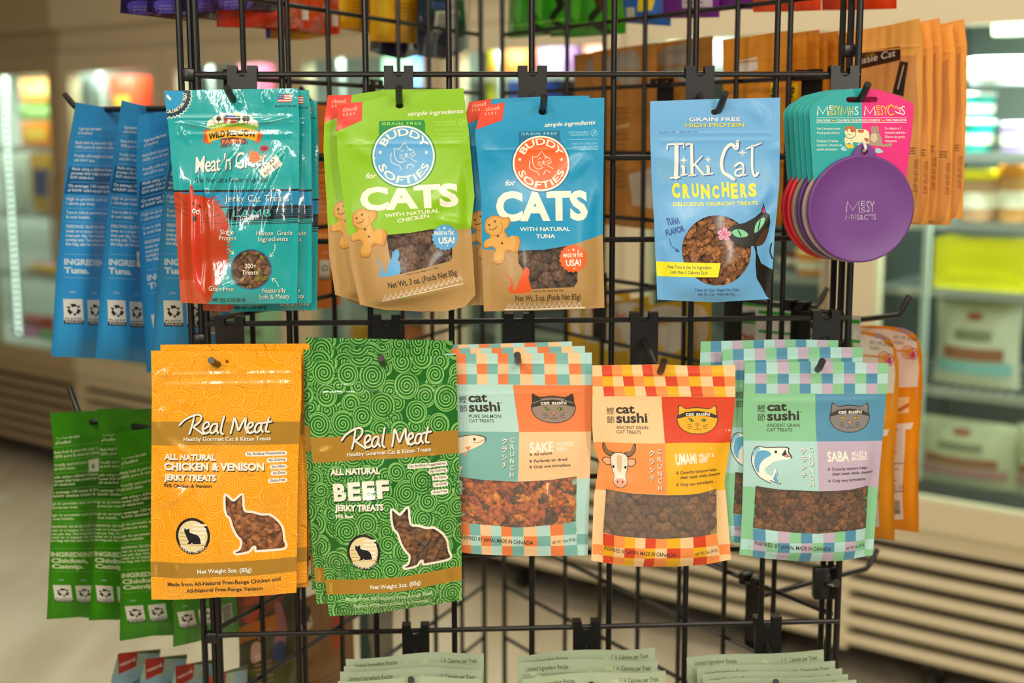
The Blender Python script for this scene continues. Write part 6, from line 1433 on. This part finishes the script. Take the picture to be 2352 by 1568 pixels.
for i, (dL, lab) in enumerate(((-.022, 'second'), (-.036, 'third'), (-.050, 'fourth'), (-.064, 'fifth'), (-.080, 'sixth'))): sdup(AM, 'R', dL, -.006, .002*(i % 2), 0, 2*(i % 2)-1, 'amber pouch %s in the fanned row behind the top right wires' % lab)
g21 = 'yellow and white pouches through the grid'
def yel(s):
    s.P([(1390, 712), (1475, 700), (1475, 790), (1390, 800)], '#d9cfbd', 1, True); s.W('Chu', 1400, 742, 1440, 734, 22, '#cc3a30', .03, 3); s.C(1428, 790, 10, 10, '#e2b84a', 2); s.P([(1400, 760), (1425, 756), (1425, 786), (1402, 790)], '#d8c08a', 1.5, True)
YE_ = sidepouch('R', .05, [(1372, 698), (1492, 680), (1490, 1010), (1376, 1030)], 'yellow and white pouch with red script, above the beef checkered pouch', g21, '#d2aa1a', yel, seed=20)
for i, (dL, dE, lab) in enumerate(((-.02, .065, 'yellow pouch further left, above the salmon checkered pouches'), (-.035, .115, 'pale lilac and yellow pouch left of the other yellow ones'), (.0, -.075, 'cream and amber pouch right of the yellow one, through the grid'), (-.02, -.09, 'cream and amber pouch behind another one, through the grid'))): sdup(YE_, 'R', dL, dE, .002*i, 0, 0, lab)
g22 = 'white pouches with a green edge'
WG = sidepouch('R', .03, [(1735, 705), (1872, 715), (1866, 1100), (1738, 1080)], 'white pouch with a bright green edge, above the mackerel checkered pouches', g22, '#ddd8cc', lambda s: (s.S([(1745, 716), (1868, 728)], 8, '#2aa82a', 2), s.S([(1745, 760), (1868, 772)], 6, '#2aa82a', 2), s.S([(1850, 740), (1856, 820)], 6, '#2aa82a', 2), s.W('Chu', 1750, 812, 1790, 806, 20, '#c9302c', .03, 3)), seed=22)
sdup(WG, 'R', -.02, .06, .002, 0, 0, 'white pouch with red script and a green edge, left of the other white one')
sdup(WG, 'R', -.012, -.05, .000, 0, 0, 'white and green pouch right beside the rack corner posts')
g23 = 'leaf green pouches at the top'
GP = sidepouch('R', .05, [(1180, -300), (1300, -320), (1290, 78), (1166, 88)], 'bright green pouch at the top, leftmost of its row', g23, '#2e8f0e', lambda s: (s.S([(1232, -20), (1250, 20), (1236, 50), (1262, 76)], 14, '#141d10', 2), s.S([(1190, 60), (1280, 50)], 4, '#79c93a', 2), s.P([(1195, -20), (1215, -10), (1210, 50), (1195, 40)], '#52b522', 1, True)), fin='gloss', puff=.012, seed=23)
for i, (dL, dE, lab) in enumerate(((.0, -.05, 'bright green pouch second in the top row'), (-.01, -.095, 'bright green pouch third in the top row'), (.0, -.135, 'bright green pouch at the right end of its row, next to the blue one'))): sdup(GP, 'R', dL, dE, -.004*i, 0, 3*(i % 2), lab)
sidepouch('R', .05, [(1428, -250), (1545, -270), (1540, 60), (1425, 52)], 'royal blue pouch with a yellow panel at the top of the right side', None, '#1f5fae', lambda s: (s.P([(1478, -60), (1512, -64), (1508, 24), (1478, 28)], '#d6c21a', 1), s.R(1440, 18, 1470, 40, '#cfc8b8', 2)), seed=25, fin='gloss')
VI = sidepouch('R', .05, [(1508, -250), (1660, -270), (1652, 40), (1512, 42)], 'purple pouch with a barcode at the top of the right side', 'purple pouches at the top right', '#6d2384', lambda s: (s.P([(1580, -40), (1640, -44), (1640, 16), (1580, 20)], '#c9bdcb', 2), lines(s, 1588, -30, 1630, 5, 9, 3, '#3a2a40', 0, 3)), seed=26, fin='gloss')
sdup(VI, 'R', -.01, -.075, .004, 0, 2, 'purple pouch behind the red orange ones at the top right', 'purple pouches at the top right')
RO = sidepouch('R', .05, [(1725, -250), (1890, -270), (1885, 24), (1730, 28)], 'red orange pouch at the top right, left of the corner posts', 'red orange pouches at the top right', '#dd3f14', lambda s: s.P([(1740, -20), (1800, -30), (1800, 20), (1740, 22)], '#e85a24', 1, True), seed=27, fin='gloss')
sdup(RO, 'R', -.075, -.03, .003, 0, 3, 'red orange pouch at the top right, out past the corner posts', 'red orange pouches at the top right')

# ---------------- mint pouches along the bottom edge
def mint(hang, quad, lab, group, steps, seed):
    def art(s):
        TL, TR, BR, BL = quad; rng = random.Random(seed); w = TR[0]-TL[0]
        F = quadmap([(0, 0), (100, 0), (100, 140), (0, 140)], quad); s.F = F
        for k in range(26):
            x, y = rng.uniform(6, 94), rng.uniform(5, 40); a = rng.uniform(0, 3); q = []
            for j in range(8): r = rng.uniform(.6, 1.5)*(2.2 if j % 2 else 1.2); q.append((x+r*1.6*math.cos(a+j*.785), y+r*math.sin(a+j*.785)))
            s.P(q, '#bcc69f', 1)
        s.P([(4, 8.5), (96, 8.5), (96, 60), (4, 60)], '#93a48a', .5); s.R(8, 24, 92, 130, '#9eae94', .8)
        s.W('Limited Ingredient Recipe', 6, 6.4, 37, 6.4, 3.1, '#56674c', .012, 3); s.W('1 ¼ Calories per Treat', 69, 6.4, 95, 6.4, 3.1, '#56674c', .012, 3); s.W('freeze-dried', 20, 60, 80, 60, 12, '#e6ead8', .02, 3)
        s.F = None
    P0 = hit(hang[0], hang[1], PC+NF*(LB+.012), NF); r = thing('treat_pouch', lab, 'treat pouch', P0, group)
    TL, TR, BR, BL = quad
    m = ((TL[0]+TR[0])/2, (TL[1]+TR[1])/2)
    s = Sheet(P0, NF, [TL, BL], [TR, BR], [TL, (m[0]-60, m[1]+3), (m[0]+60, m[1]-4), TR], [BL, BR], base='#a8b79b', fin='satin', puff=.009, wav=.0007, seed=seed, cell=.004, zips=((.10, .0006, .0014),), common=lambda S, T: .0035*np.sin(S*7+seed)*np.clip(1-T*4, 0, 1))
    art(s); s.cur = 'zip_seal'; s.S([(TL[0], TL[1]+46), (TR[0], TR[1]+46)], 3, '#a3b296', 5, smooth=False); s.cur = None; s.build(r)
    for dL, dx, dz, t, l in steps: restack(r, l, dL, dx, dz, t, 0)
mint((945, 1585), [(776, 1561), (1106, 1556), (1100, 2010), (784, 2014)], 'mint green treat pouch, front of the left stack at the bottom', 'mint pouches, left stack', ((.016, .001, .002, -.2, 'mint green pouch second in the bottom left stack, small recipe text showing'), (.034, .003, -.001, -.5, 'mint green pouch third in the bottom left stack'), (.05, .004, .002, 1.6, 'mint green pouch at the back of the bottom left stack, tilted up to the right')), 1)
mint((1360, 1605), [(1200, 1556), (1528, 1538), (1524, 2000), (1206, 2012)], 'mint green treat pouch, front of the middle stack at the bottom', 'mint pouches, middle stack', ((.024, -.004, .003, -2.4, 'mint green pouch second in the bottom middle stack, wavy top edge'), (.046, -.002, .003, .4, 'mint green pouch at the back of the bottom middle stack, under the hook plate')), 2)
mint((1782, 1610), [(1640, 1574), (1968, 1562), (1962, 2010), (1648, 2016)], 'mint green treat pouch, front of the right stack at the bottom', 'mint pouches, right stack', ((.012, -.004, .000, .3, 'mint green pouch second in the bottom right stack'), (.024, -.006, .001, 0, 'mint green pouch third in the bottom right stack'), (.036, -.009, .003, .5, 'mint green pouch fourth in the bottom right stack'), (.050, -.016, .008, 1.0, 'mint green pouch at the back of the bottom right stack, beside the corner posts')), 3)
bpy.data.objects.remove(_fo); bpy.data.curves.remove(_fc)
